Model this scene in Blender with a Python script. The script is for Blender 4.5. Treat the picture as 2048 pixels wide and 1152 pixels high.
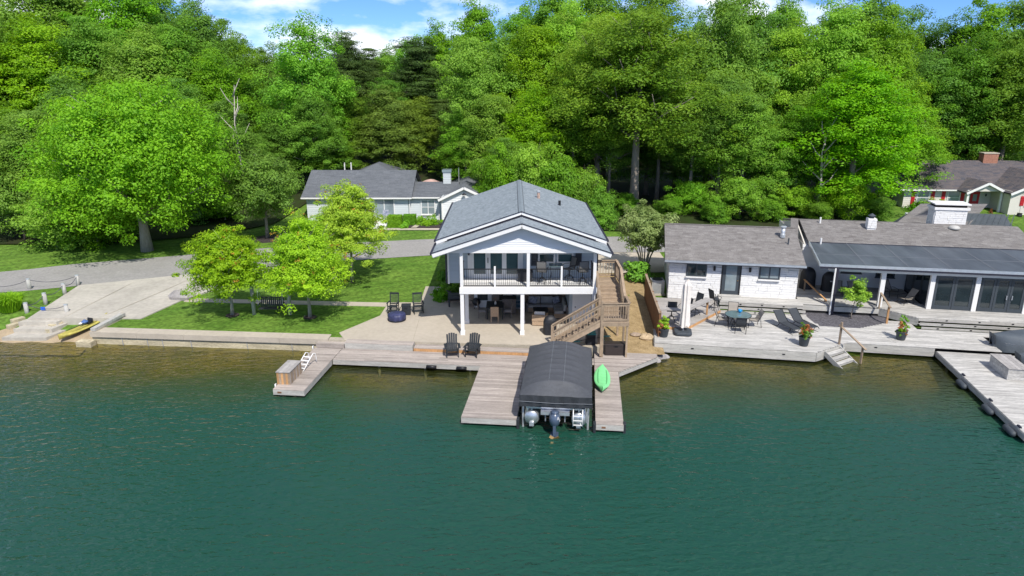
import bpy, math, random
import numpy as np
from mathutils import Vector, Matrix, Euler
R = math.radians
for o in list(bpy.data.objects): bpy.data.objects.remove(o)
S = bpy.context.scene
COL = S.collection
random.seed(7); RNG = np.random.default_rng(11)

# ---------------------------------------------------------------- camera, sky, sun, exposure
CAMZ, PITCH, FPX = 14.85, R(16.9), 1400.0
cd_ = bpy.data.cameras.new('camera'); cam = bpy.data.objects.new('camera', cd_); COL.objects.link(cam)
cam.location = (0, 0, CAMZ); cam.rotation_euler = (math.pi/2 - PITCH, 0, 0)
cd_.sensor_width = 36; cd_.lens = 36*FPX/2048; cd_.clip_start = .1; cd_.clip_end = 3000
S.camera = cam
SUN_EL = R(51); SUN_DIR = Vector((.33*math.cos(SUN_EL), -.944*math.cos(SUN_EL), math.sin(SUN_EL)))
sl = bpy.data.lights.new('sun', 'SUN'); sl.energy = 3.1; sl.angle = R(.55); sl.color = (1, .955, .88)
so = bpy.data.objects.new('sun', sl); COL.objects.link(so); so.location = (20, -40, 60)
so.rotation_euler = SUN_DIR.to_track_quat('Z', 'Y').to_euler()
W = bpy.data.worlds.new('World'); S.world = W; W.use_nodes = True
nt = W.node_tree; nt.nodes.clear()
wo = nt.nodes.new('ShaderNodeOutputWorld'); bg = nt.nodes.new('ShaderNodeBackground'); bg.inputs[1].default_value = .15
sky = nt.nodes.new('ShaderNodeTexSky'); sky.sky_type = 'NISHITA'; sky.sun_disc = False
sky.sun_elevation = SUN_EL; sky.sun_rotation = math.atan2(SUN_DIR.x, SUN_DIR.y)
sky.air_density = .85; sky.dust_density = .05; sky.ozone_density = 2.5; sky.altitude = 1800
tc = nt.nodes.new('ShaderNodeTexCoord'); mp = nt.nodes.new('ShaderNodeMapping'); mp.inputs['Scale'].default_value = (1, 1, 2.6)
mp.inputs['Location'].default_value = (.35, .2, .37)
nz = nt.nodes.new('ShaderNodeTexNoise'); nz.inputs['Scale'].default_value = 5.2; nz.inputs['Detail'].default_value = 7; nz.inputs['Roughness'].default_value = .55
cr = nt.nodes.new('ShaderNodeValToRGB'); cr.color_ramp.elements[0].position = .47; cr.color_ramp.elements[1].position = .63
mx = nt.nodes.new('ShaderNodeMix'); mx.data_type = 'RGBA'; mx.inputs[7].default_value = (5.2, 5.5, 6.0, 1)
tn = nt.nodes.new('ShaderNodeMix'); tn.data_type = 'RGBA'; tn.blend_type = 'MULTIPLY'; tn.inputs[0].default_value = 1; tn.inputs[7].default_value = (.25, .37, .58, 1)
L = nt.links
L.new(tc.outputs['Generated'], mp.inputs[0]); L.new(mp.outputs[0], nz.inputs[0]); L.new(nz.outputs[0], cr.inputs[0])
L.new(sky.outputs[0], tn.inputs[6]); L.new(tn.outputs[2], mx.inputs[6]); L.new(cr.outputs[0], mx.inputs[0]); L.new(mx.outputs[2], bg.inputs[0]); L.new(bg.outputs[0], wo.inputs[0])
S.view_settings.view_transform = 'Standard'; S.view_settings.look = 'None'; S.view_settings.exposure = .82; S.view_settings.gamma = 1
S.render.engine = 'CYCLES'
cy = S.cycles; cy.max_bounces = 6; cy.diffuse_bounces = 4; cy.glossy_bounces = 3; cy.transmission_bounces = 4; cy.transparent_max_bounces = 8
cy.use_denoising = True; cy.sample_clamp_indirect = 4; cy.caustics_reflective = False; cy.caustics_refractive = False

# ---------------------------------------------------------------- survey helpers: pixel of the photo -> point on a level / vertical plane
def ray(px, py):
    a, b = (px-1024)/FPX, -(py-576)/FPX
    return Vector((a, math.cos(PITCH)+b*math.sin(PITCH), -math.sin(PITCH)+b*math.cos(PITCH)))
def G(px, py, z):
    r = ray(px, py); t = (z-CAMZ)/r.z; return Vector((r.x*t, r.y*t, z))
def frame(o, deg):
    c, s = math.cos(R(deg)), math.sin(R(deg))
    return lambda u, v, z=0: Vector((o[0]+u*c-v*s, o[1]+u*s+v*c, z))
DK = frame((0, 30), -6)       # axes of the boat docks
RP = frame((14, 43.4), -10)   # axes of the right-hand property
DKR, RPR = R(-6), R(-10)

# ---------------------------------------------------------------- materials
MATS = {}
def _pos(nt, stretch=(1, 1, 1)):
    g = nt.nodes.new('ShaderNodeNewGeometry'); m = nt.nodes.new('ShaderNodeMapping'); m.inputs['Scale'].default_value = stretch
    nt.links.new(g.outputs['Position'], m.inputs[0]); return m.outputs[0]
def mat(name, col, rough=.7, var=.15, scale=3., stretch=(1, 1, 1), rnd=0., bump=0., bscale=None, metal=0., col2=None, fine=0., spec=.4, attr=None, coat=0.):
    m = bpy.data.materials.new(name); m.use_nodes = True; nt = m.node_tree; L = nt.links
    b = nt.nodes['Principled BSDF']; b.inputs['Roughness'].default_value = rough; b.inputs['Metallic'].default_value = metal
    b.inputs['Specular IOR Level'].default_value = spec
    if coat: b.inputs['Coat Weight'].default_value = coat
    c2 = col2 or tuple(c*(1-var) for c in col); c1 = col if col2 else tuple(min(1, c*(1+var)) for c in col)
    p = _pos(nt, stretch)
    if rnd:
        oi = nt.nodes.new('ShaderNodeObjectInfo'); ad = nt.nodes.new('ShaderNodeVectorMath'); ad.operation = 'ADD'
        sc = nt.nodes.new('ShaderNodeMath'); sc.operation = 'MULTIPLY'; sc.inputs[1].default_value = 37
        L.new(oi.outputs['Random'], sc.inputs[0]); L.new(p, ad.inputs[0]); L.new(sc.outputs[0], ad.inputs[1]); p = ad.outputs[0]
    n = nt.nodes.new('ShaderNodeTexNoise'); n.inputs['Scale'].default_value = scale; n.inputs['Detail'].default_value = 5; n.inputs['Roughness'].default_value = .6
    L.new(p, n.inputs[0])
    r = nt.nodes.new('ShaderNodeMapRange'); r.inputs[1].default_value = .3; r.inputs[2].default_value = .7; L.new(n.outputs[0], r.inputs[0])
    fac = r.outputs[0]
    if attr:
        a = nt.nodes.new('ShaderNodeAttribute'); a.attribute_name = attr
        mm = nt.nodes.new('ShaderNodeMath'); mm.operation = 'MULTIPLY_ADD'; mm.inputs[1].default_value = .35; L.new(fac, mm.inputs[0])
        m2 = nt.nodes.new('ShaderNodeMath'); m2.operation = 'MULTIPLY'; m2.inputs[1].default_value = .65; L.new(a.outputs['Fac'], m2.inputs[0]); L.new(m2.outputs[0], mm.inputs[2]); fac = mm.outputs[0]
    x = nt.nodes.new('ShaderNodeMix'); x.data_type = 'RGBA'; x.inputs[6].default_value = (*c2, 1); x.inputs[7].default_value = (*c1, 1)
    L.new(fac, x.inputs[0]); out = x.outputs[2]
    if rnd or fine:
        h = nt.nodes.new('ShaderNodeHueSaturation'); L.new(out, h.inputs['Color'])
        v = None
        if rnd:
            v = nt.nodes.new('ShaderNodeMapRange'); v.inputs[3].default_value = 1-rnd; v.inputs[4].default_value = 1+rnd; L.new(oi.outputs['Random'], v.inputs[0]); v = v.outputs[0]
        if fine:
            fn = nt.nodes.new('ShaderNodeTexNoise'); fn.inputs['Scale'].default_value = scale*9; fn.inputs['Detail'].default_value = 3; L.new(p, fn.inputs[0])
            fr = nt.nodes.new('ShaderNodeMapRange'); fr.inputs[1].default_value = .3; fr.inputs[2].default_value = .7; fr.inputs[3].default_value = 1-fine; fr.inputs[4].default_value = 1+fine; L.new(fn.outputs[0], fr.inputs[0])
            if v is not None:
                mu = nt.nodes.new('ShaderNodeMath'); mu.operation = 'MULTIPLY'; L.new(v, mu.inputs[0]); L.new(fr.outputs[0], mu.inputs[1]); v = mu.outputs[0]
            else: v = fr.outputs[0]
        L.new(v, h.inputs['Value']); out = h.outputs[0]
    L.new(out, b.inputs['Base Color'])
    if bump:
        bn = nt.nodes.new('ShaderNodeTexNoise'); bn.inputs['Scale'].default_value = bscale or scale*4; bn.inputs['Detail'].default_value = 4; L.new(p, bn.inputs[0])
        bu = nt.nodes.new('ShaderNodeBump'); bu.inputs['Strength'].default_value = bump; bu.inputs['Distance'].default_value = .05; L.new(bn.outputs[0], bu.inputs['Height']); L.new(bu.outputs[0], b.inputs['Normal'])
    MATS[name] = m; return m
def glass(name, col, rough=.04, metal=0.):
    m = mat(name, col, rough, .25, .8, spec=.9); return m
def foliage(name, dark, light, trans=.45, rough=.55):
    m = bpy.data.materials.new(name); m.use_nodes = True; nt = m.node_tree; L = nt.links
    b = nt.nodes['Principled BSDF']; b.inputs['Roughness'].default_value = rough; b.inputs['Specular IOR Level'].default_value = .25
    a = nt.nodes.new('ShaderNodeAttribute'); a.attribute_name = 'tint'
    oi = nt.nodes.new('ShaderNodeObjectInfo')
    s = nt.nodes.new('ShaderNodeMath'); s.operation = 'MULTIPLY_ADD'; s.inputs[1].default_value = .4; s.inputs[2].default_value = -.2; L.new(oi.outputs['Random'], s.inputs[0])
    ad = nt.nodes.new('ShaderNodeMath'); ad.operation = 'ADD'; ad.use_clamp = True; L.new(s.outputs[0], ad.inputs[0]); L.new(a.outputs['Fac'], ad.inputs[1])
    x = nt.nodes.new('ShaderNodeMix'); x.data_type = 'RGBA'; x.inputs[6].default_value = (*dark, 1); x.inputs[7].default_value = (*light, 1); L.new(ad.outputs[0], x.inputs[0])
    hv = nt.nodes.new('ShaderNodeHueSaturation')                      # each tree its own shade of green
    wn = nt.nodes.new('ShaderNodeTexWhiteNoise'); wn.noise_dimensions = '1D'; L.new(oi.outputs['Random'], wn.inputs['W'])
    sp = nt.nodes.new('ShaderNodeSeparateColor'); L.new(wn.outputs['Color'], sp.inputs[0])
    for k, (nm, lo, hi) in enumerate((('Hue', .488, .509), ('Saturation', .93, 1.05), ('Value', .97, 1.24))):
        mr = nt.nodes.new('ShaderNodeMapRange'); mr.inputs[3].default_value = lo; mr.inputs[4].default_value = hi; L.new(sp.outputs[k], mr.inputs[0]); L.new(mr.outputs[0], hv.inputs[nm])
    L.new(x.outputs[2], hv.inputs['Color']); x = hv
    L.new(x.outputs[0], b.inputs['Base Color'])
    t = nt.nodes.new('ShaderNodeBsdfTranslucent'); h = nt.nodes.new('ShaderNodeHueSaturation'); h.inputs['Value'].default_value = 1.25; h.inputs['Hue'].default_value = .485
    L.new(x.outputs[0], h.inputs['Color']); L.new(h.outputs[0], t.inputs[0])
    ms = nt.nodes.new('ShaderNodeMixShader'); ms.inputs[0].default_value = trans
    L.new(b.outputs[0], ms.inputs[1]); L.new(t.outputs[0], ms.inputs[2]); L.new(ms.outputs[0], nt.nodes['Material Output'].inputs[0])
    MATS[name] = m; return m

mat('grass', (.13, .22, .034), .9, col2=(.075, .155, .02), scale=.45, fine=.38, bump=.9, bscale=22, spec=.1)
g_ = MATS['grass'].node_tree; _h = [n for n in g_.nodes if n.type == 'HUE_SAT'][0]; _old = _h.inputs['Value'].links[0].from_socket      # faint mowing passes
_w = g_.nodes.new('ShaderNodeTexWave'); _w.inputs['Scale'].default_value = .3; _w.inputs['Distortion'].default_value = 1.2; _w.inputs['Detail'].default_value = 2
_m = g_.nodes.new('ShaderNodeMapping'); _m.inputs['Rotation'].default_value = (0, 0, R(62)); _p = g_.nodes.new('ShaderNodeNewGeometry')
_r = g_.nodes.new('ShaderNodeMapRange'); _r.inputs[3].default_value = .9; _r.inputs[4].default_value = 1.09; _x = g_.nodes.new('ShaderNodeMath'); _x.operation = 'MULTIPLY'
g_.links.new(_p.outputs['Position'], _m.inputs[0]); g_.links.new(_m.outputs[0], _w.inputs[0]); g_.links.new(_w.outputs['Fac'], _r.inputs[0]); g_.links.new(_old, _x.inputs[0]); g_.links.new(_r.outputs[0], _x.inputs[1]); g_.links.new(_x.outputs[0], _h.inputs['Value'])
mat('forest_floor', (.03, .055, .012), 1, col2=(.03, .028, .014), scale=.5, bump=.8, bscale=5, spec=.1)
mat('asphalt', (.27, .258, .245), .9, .08, .7, fine=.12, bump=.25, bscale=40)
mat('concrete', (.42, .368, .295), .85, .09, .45, fine=.06, bump=.15, bscale=30)
mat('concrete_ramp', (.41, .38, .325), .85, .14, .45, fine=.1, bump=.15, bscale=30)
mat('concrete_wall', (.36, .32, .25), .9, .16, 1.4, stretch=(1, 1, 2.5), fine=.15, bump=.4, bscale=14)
mat('wall_stained', (.46, .4, .27), .9, .25, 1.2, stretch=(.6, 1, 3), fine=.2, bump=.5, bscale=10)
mat('sand', (.36, .28, .18), 1, .12, 1.5, fine=.1, bump=.4, bscale=20)
mat('mulch_dark', (.045, .034, .032), 1, .35, 6, fine=.4, bump=1, bscale=18)
mat('straw_mulch', (.4, .29, .15), 1, col2=(.25, .175, .08), scale=2.2, fine=.35, bump=1, bscale=20)
mat('gravel', (.1, .095, .105), 1, .5, 9, fine=.5, bump=1, bscale=22)
mat('dock_wood', (.34, .295, .26), .85, .22, 1.3, stretch=(.6, 5, 5), rnd=.2, fine=.18, bump=.3, bscale=12)
mat('dock_side', (.4, .385, .35), .85, .2, 1.5, stretch=(.6, 1, 5), rnd=.1, fine=.15, bump=.3)
mat('pale_deck', (.42, .405, .375), .85, .3, 1.1, stretch=(.45, 4, 4), rnd=.14, fine=.2, bump=.3, bscale=12)
mat('grey_deck', (.33, .31, .29), .85, .17, 1.3, stretch=(.8, 4, 5), rnd=.14, fine=.14, bump=.3, bscale=12)
mat('stair_wood', (.3, .225, .155), .85, .2, 2, stretch=(2, 2, 2), rnd=.2, fine=.16)
mat('cedar', (.42, .23, .1), .8, .22, 2, stretch=(3, 3, .6), rnd=.2, fine=.16)
mat('brown_wood', (.2, .1, .05), .8, .22, 2, stretch=(3, 3, .6), rnd=.15, fine=.16)
mat('white_paint', (.72, .71, .69), .55, .03, 2, rnd=.02)
mat('blue_siding', (.4, .455, .49), .6, .04, 1.5, stretch=(.5, 1, 4), rnd=.04)
mat('white_siding', (.68, .69, .7), .6, .03, 1.5, stretch=(.5, 1, 4), rnd=.025)
mat('cottage_siding', (.56, .6, .61), .65, .04, 1.5, stretch=(.5, 1, 4), rnd=.03)
mat('cream_siding', (.6, .57, .51), .65, .04, 1.5, stretch=(.5, 1, 4), rnd=.03)
mat('blue_shingle', (.27, .305, .33), .9, col2=(.16, .19, .21), scale=2.5, attr='tint', fine=.12, spec=.2)
mat('brown_shingle', (.265, .25, .235), .9, col2=(.14, .128, .12), scale=2, attr='tint', fine=.14, spec=.2)
mat('dark_shingle', (.155, .165, .18), .9, col2=(.1, .108, .12), scale=.7, stretch=(1, 1, 1), attr='tint', fine=.1, spec=.2)
mat('mottled_shingle', (.16, .13, .12), .9, col2=(.06, .065, .085), scale=2, attr='tint', fine=.14, spec=.2)
mat('rubber_roof', (.085, .1, .115), .5, col2=(.042, .05, .06), scale=.5, stretch=(1.6, .35, 1), fine=.1)
mat('ribbed_roof', (.07, .08, .085), .5, .15, 1)
mat('dark_trim', (.022, .021, .035), .5, .1, 3)
mat('black_paint', (.012, .012, .014), .45, .2, 3)
mat('black_wood', (.02, .024, .028), .6, .2, 3, rnd=.15)
mat('dark_metal', (.02, .021, .024), .4, .15, 3, metal=.3)
mat('aluminium', (.6, .62, .65), .35, .1, 4, metal=.75)
mat('pontoon_metal', (.55, .58, .6), .32, .15, 3, metal=.8)
mat('steel_pipe', (.45, .46, .47), .45, .15, 4, metal=.6)
mat('canopy_fabric', (.062, .066, .074), .62, .1, 1.2, fine=.12, bump=.35, bscale=3.5)
mat('canopy_side', (.03, .033, .038), .6, .25, 2, stretch=(2, 2, .7), bump=.5, bscale=4)
mat('seam_thread', (.14, .15, .165), .7, .1, 2)
mat('cover_black', (.016, .017, .021), .55, .25, 3, bump=.5, bscale=6)
mat('cover_navy', (.035, .04, .1), .5, .4, 5, bump=.7, bscale=6)
mat('boat_cover', (.07, .085, .1), .6, .15, 1.5, bump=.3, bscale=4)
mat('motor_paint', (.06, .085, .13), .3, .12, 3, spec=.6, coat=.5)
mat('brass', (.3, .19, .07), .4, .2, 6, metal=.5)
mat('kayak_green', (.2, .62, .25), .4, .08, 4)
mat('kayak_dark_green', (.1, .36, .13), .5, .1, 4)
mat('kayak_olive', (.4, .35, .08), .4, .25, 3, stretch=(3, 1, 1))
mat('wicker', (.42, .3, .2), .8, .2, 25, fine=.25, bump=.5, bscale=60)
mat('wicker_dark', (.2, .17, .15), .8, .25, 25, fine=.25, bump=.5, bscale=60)
mat('cushion_grey', (.36, .36, .36), .9, .1, 3, bump=.2)
mat('cushion_white', (.72, .69, .64), .9, .05, 3, bump=.2)
mat('pillow_blue', (.5, .5, .52), .9, col2=(.05, .08, .2), scale=9)
mat('sling_grey', (.17, .165, .155), .75, .1, 30, fine=.12)
mat('sling_tan', (.3, .27, .23), .75, .1, 30, fine=.12)
mat('sling_dark', (.035, .04, .046), .7, .1, 30, fine=.15)
mat('umbrella_cloth', (.72, .67, .62), .8, .06, 2, bump=.3, bscale=3)
mat('pot_grey', (.05, .06, .07), .6, .15, 5)
mat('terracotta_red', (.5, .06, .02), .7, .15, 5)
mat('shutter_red', (.45, .02, .03), .55, .08, 3)
mat('shutter_grey', (.055, .06, .07), .6, .08, 3)
mat('door_slate', (.045, .055, .065), .45, .08, 2)
mat('white_stone', (.72, .71, .69), .8, .04, 3, rnd=.025, bump=.3, bscale=9)
mat('fieldstone', (.3, .23, .17), .85, .3, 3, rnd=.4, bump=.5, bscale=8)
mat('mortar', (.2, .18, .15), .95, .1, 4)
mat('boulder_stone', (.3, .28, .27), .9, .3, 3, bump=.8, bscale=5)
mat('tan_rock', (.42, .32, .2), .9, .2, 3, bump=.5, bscale=6)
mat('galvanised', (.55, .57, .58), .4, .15, 5, metal=.6)
mat('rust_pipe', (.5, .35, .28), .6, .35, 9, metal=.2)
mat('brick_red', (.32, .15, .1), .85, .2, 8, fine=.2)
mat('post_wood', (.4, .39, .36), .9, .2, 3, stretch=(3, 3, .7), bump=.4)
mat('rope', (.08, .08, .1), .9, .1, 8)
mat('sign_blue', (.02, .12, .6), .5, .05, 2)
mat('cup_blue', (.01, .28, .65), .3, .05, 2)
mat('chair_blue', (.06, .12, .3), .5, .1, 2)
mat('teal_plastic', (.05, .3, .27), .4, .1, 2)
mat('brown_plastic', (.035, .027, .025), .45, .15, 3)
mat('ac_beige', (.42, .41, .38), .6, .08, 3)
mat('bark', (.24, .205, .17), .95, .25, 3, stretch=(3, 3, .7), bump=.8, bscale=14)
mat('bark_pale', (.33, .3, .26), .95, .2, 3, stretch=(3, 3, .7), bump=.8, bscale=12)
mat('bark_dark', (.09, .075, .062), .95, .25, 3, stretch=(3, 3, .7), bump=.8, bscale=14)
mat('dead_bark', (.42, .38, .33), .95, .15, 3)
mat('umbrella_pink', (.5, .33, .29), .9, .1, 2)
mat('fridge_pane', (.05, .13, .2), .1, .5, 5, spec=.8)  # mottled blue colour of the fridge pane
mat('interior_dark', (.012, .012, .013), .9, .2, 2)  # near-black colour stands in for the shade of hollow spaces
mat('interior_curtain', (.5, .5, .5), .9, .1, 3)
mat('patio_shade', (.3, .3, .31), .8, .05, 2)
glass('pane_dark', (.02, .03, .034)); glass('pane_teal', (.03, .06, .065)); glass('pane_light', (.22, .27, .29)); 
mat('table_glass', (.12, .18, .18), .05, .1, 2, spec=.9)
foliage('leaf_bright', (0.11, 0.27, 0.016), (0.25, 0.48, 0.028))
foliage('leaf_maple', (.105, .28, .018), (.235, .48, .03))
foliage('leaf_mid', (0.09, 0.22, 0.018), (0.21, 0.41, 0.03))
foliage('leaf_deep', (0.08, 0.19, 0.02), (0.17, 0.35, 0.03))
foliage('leaf_yellow', (0.13, 0.28, 0.014), (0.3, 0.52, 0.024))
foliage('leaf_lawn', (0.17, 0.34, 0.014), (0.38, 0.58, 0.026), .4)
foliage('leaf_oak', (0.11, 0.23, 0.02), (0.28, 0.44, 0.045))
foliage('leaf_cedar', (0.075, 0.15, 0.014), (0.19, 0.3, 0.026), .2)
foliage('leaf_pine', (0.045, 0.095, 0.02), (0.13, 0.21, 0.04), .2)
foliage('leaf_sage', (0.2, 0.29, 0.08), (0.4, 0.5, 0.19))
foliage('leaf_pink', (.3, .12, .04), (.6, .26, .1))
foliage('leaf_tip', (.38, .3, .03), (.6, .3, .06))
foliage('leaf_hedge', (0.08, 0.22, 0.01), (0.19, 0.4, 0.02), .25)

# ---------------------------------------------------------------- mesh and object helpers
class MB:
    def __init__(s): s.v = []; s.f = []
    def add(s, v, f):
        n = len(s.v); s.v += [tuple(p) for p in v]; s.f += [tuple(i+n for i in q) for q in f]; return s
    def box(s, x0, x1, y0, y1, z0, z1):
        return s.add([(x, y, z) for z in (z0, z1) for y in (y0, y1) for x in (x0, x1)], [(0, 2, 3, 1), (4, 5, 7, 6), (0, 1, 5, 4), (2, 6, 7, 3), (0, 4, 6, 2), (1, 3, 7, 5)])
    def cbox(s, c, d, rot=(0, 0, 0)):
        m = Euler(rot).to_matrix(); c = Vector(c); n = len(s.v)
        s.box(-d[0]/2, d[0]/2, -d[1]/2, d[1]/2, -d[2]/2, d[2]/2)
        for i in range(n, n+8): s.v[i] = tuple(m @ Vector(s.v[i]) + c)
        return s
    def bar(s, p, q, w, h, up=(0, 0, 1)):
        p, q = Vector(p), Vector(q); d = (q-p).normalized(); up = Vector(up)
        if abs(d.dot(up)) > .98: up = Vector((0, 1, 0))
        a = d.cross(up).normalized()*(w/2); b = a.cross(d).normalized()*(h/2)
        return s.add([p-a-b, p+a-b, p+a+b, p-a+b, q-a-b, q+a-b, q+a+b, q-a+b], [(3, 2, 1, 0), (4, 5, 6, 7), (0, 1, 5, 4), (1, 2, 6, 5), (2, 3, 7, 6), (3, 0, 4, 7)])
    def tube(s, pts, r, n=8, cap=True):
        pts = [Vector(p) for p in pts]; rs = r if isinstance(r, (list, tuple)) else [r]*len(pts); b = len(s.v); last = None
        for i, p in enumerate(pts):
            d = (pts[min(i+1, len(pts)-1)]-pts[max(i-1, 0)]).normalized()
            if last is None: a = d.orthogonal().normalized()
            else: a = (last-d*last.dot(d)).normalized()
            last = a; c = d.cross(a)
            for k in range(n):
                t = 2*math.pi*k/n; s.v.append(tuple(p+(a*math.cos(t)+c*math.sin(t))*rs[i]))
        for i in range(len(pts)-1):
            for k in range(n):
                j = (k+1) % n; s.f.append((b+i*n+k, b+i*n+j, b+i*n+n+j, b+i*n+n+k))
        if cap: s.f.append(tuple(b+k for k in range(n))[::-1]); s.f.append(tuple(b+(len(pts)-1)*n+k for k in range(n)))
        return s
    def lathe(s, prof, n=20, c=(0, 0, 0), sx=1., sy=1.):
        b = len(s.v); m = len(prof)
        for (r, z) in prof:
            for k in range(n):
                t = 2*math.pi*k/n; s.v.append((c[0]+r*math.cos(t)*sx, c[1]+r*math.sin(t)*sy, c[2]+z))
        for i in range(m-1):
            for k in range(n):
                j = (k+1) % n; s.f.append((b+i*n+k, b+i*n+j, b+i*n+n+j, b+i*n+n+k))
        s.f.append(tuple(b+k for k in range(n))[::-1]); s.f.append(tuple(b+(m-1)*n+k for k in range(n)))
        return s
    def prism(s, poly, z0, z1):
        n = len(poly)
        zt = z1 if isinstance(z1, (list, tuple)) else [z1]*n; zb = z0 if isinstance(z0, (list, tuple)) else [z0]*n
        v = [(p[0], p[1], zb[i]) for i, p in enumerate(poly)]+[(p[0], p[1], zt[i]) for i, p in enumerate(poly)]
        a = sum(poly[i][0]*poly[(i+1) % n][1]-poly[(i+1) % n][0]*poly[i][1] for i in range(n))
        f = [tuple(range(n))[::-1], tuple(range(n, 2*n))]+[(i, (i+1) % n, n+(i+1) % n, n+i) for i in range(n)]
        if a < 0: f = [q[::-1] for q in f]
        return s.add(v, f)
    def plate(s, pts, off):       # a flat polygon with thickness: offset vector
        off = Vector(off); n = len(pts); pts = [Vector(p) for p in pts]
        nn = (pts[1]-pts[0]).cross(pts[2]-pts[0])
        f = [tuple(range(n)), tuple(range(n, 2*n))[::-1]]+[(i, n+i, n+(i+1) % n, (i+1) % n) for i in range(n)]
        if nn.dot(off) > 0: f = [q[::-1] for q in f]
        return s.add([p for p in pts]+[p+off for p in pts], f)
    def grid(s, fn, nu, nv):
        b = len(s.v)
        for j in range(nv+1):
            for i in range(nu+1): s.v.append(tuple(fn(i/nu, j/nv)))
        for j in range(nv):
            for i in range(nu): q = b+j*(nu+1)+i; s.f.append((q, q+1, q+nu+2, q+nu+1))
        return s
    def build(s, name, m, parent=None, smooth=False, bevel=0):
        me = bpy.data.meshes.new(name); me.from_pydata(s.v, [], s.f); me.materials.append(MATS[m])
        if smooth: me.polygons.foreach_set('use_smooth', [True]*len(me.polygons))
        me.update()
        o = bpy.data.objects.new(name, me); COL.objects.link(o); o.parent = parent
        if bevel:
            b = o.modifiers.new('bevel', 'BEVEL'); b.width = bevel; b.segments = 2; b.limit_method = 'ANGLE'
        return o
def tag(o, label, cat, group=None, kind=None):
    if label: o['label'] = label
    if cat: o['category'] = cat
    if group: o['group'] = group
    if kind: o['kind'] = kind
    return o
def thing(name, label, cat, loc=(0, 0, 0), rz=0., group=None):
    o = bpy.data.objects.new(name, None); COL.objects.link(o); o.empty_display_size = .2
    o.location = loc; o.rotation_euler = (0, 0, rz); return tag(o, label, cat, group)
def struct(name, mb, m, parent=None, smooth=False):
    o = mb.build(name, m, parent, smooth)
    if parent is None: o['kind'] = 'structure'
    return o
_cubes = {}
def piece(name, parent, m, c, d, rot=(0, 0, 0)):     # small box that shares its mesh with all alike pieces
    if m not in _cubes:
        b = MB().box(-.5, .5, -.5, .5, -.5, .5); me = bpy.data.meshes.new('piece_'+m); me.from_pydata(b.v, [], b.f); me.materials.append(MATS[m]); _cubes[m] = me
    o = bpy.data.objects.new(name, _cubes[m]); COL.objects.link(o); o.parent = parent
    o.location = c; o.scale = d; o.rotation_euler = rot; return o
def pbar(name, parent, m, p, q, w, h):               # piece laid from p to q
    p, q = Vector(p), Vector(q); d = q-p; o = piece(name, parent, m, (p+q)/2, (d.length, w, h))
    o.rotation_euler = d.to_track_quat('X', 'Z').to_euler(); return o
def copy_thing(src, loc, rz, label=None, group=None, scale=None):
    def cp(o, par):
        c = o.copy(); COL.objects.link(c); c.parent = par
        for ch in o.children: cp(ch, c)
        return c
    c = cp(src, None); c.location = loc; c.rotation_euler = (0, 0, rz)
    if scale: c.scale = scale
    if label: c['label'] = label
    if group: c['group'] = group
    return c
ORD = 'first second third fourth fifth sixth seventh eighth ninth tenth eleventh twelfth thirteenth fourteenth fifteenth sixteenth seventeenth eighteenth nineteenth twentieth twenty-first twenty-second twenty-third twenty-fourth twenty-fifth twenty-sixth twenty-seventh twenty-eighth twenty-ninth thirtieth'.split()
ORD += ['thirty-'+w for w in ORD[:9]]+['fortieth']+['forty-'+w for w in ORD[:9]]

def leaves(name, c, n, size, tint, m, parent=None, asp=.55):
    N = len(c); c = np.asarray(c, dtype=np.float32); n = np.asarray(n, dtype=np.float32)
    n /= np.linalg.norm(n, axis=1, keepdims=True)+1e-6
    r = RNG.normal(size=(N, 3)).astype(np.float32); t = r-(r*n).sum(1, keepdims=True)*n; t /= np.linalg.norm(t, axis=1, keepdims=True)+1e-6
    b = np.cross(n, t); s = np.asarray(size, dtype=np.float32).reshape(-1, 1)*np.ones((N, 1), np.float32)
    v = np.empty((N, 4, 3), np.float32)
    v[:, 0] = c-t*s; v[:, 1] = c-b*s*asp+n*s*.18; v[:, 2] = c+t*s; v[:, 3] = c+b*s*asp+n*s*.18
    me = bpy.data.meshes.new(name); me.vertices.add(N*4); me.vertices.foreach_set('co', v.ravel())
    me.loops.add(N*4); me.loops.foreach_set('vertex_index', np.arange(N*4, dtype=np.int32))
    me.polygons.add(N); me.polygons.foreach_set('loop_start', np.arange(N, dtype=np.int32)*4)
    me.update(calc_edges=True)
    a = me.attributes.new('tint', 'FLOAT', 'FACE'); a.data.foreach_set('value', np.clip(np.asarray(tint, dtype=np.float32), 0, 1))
    me.materials.append(MATS[m])
    if parent is False: return me
    o = bpy.data.objects.new(name, me); COL.objects.link(o); o.parent = parent; return o
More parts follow.
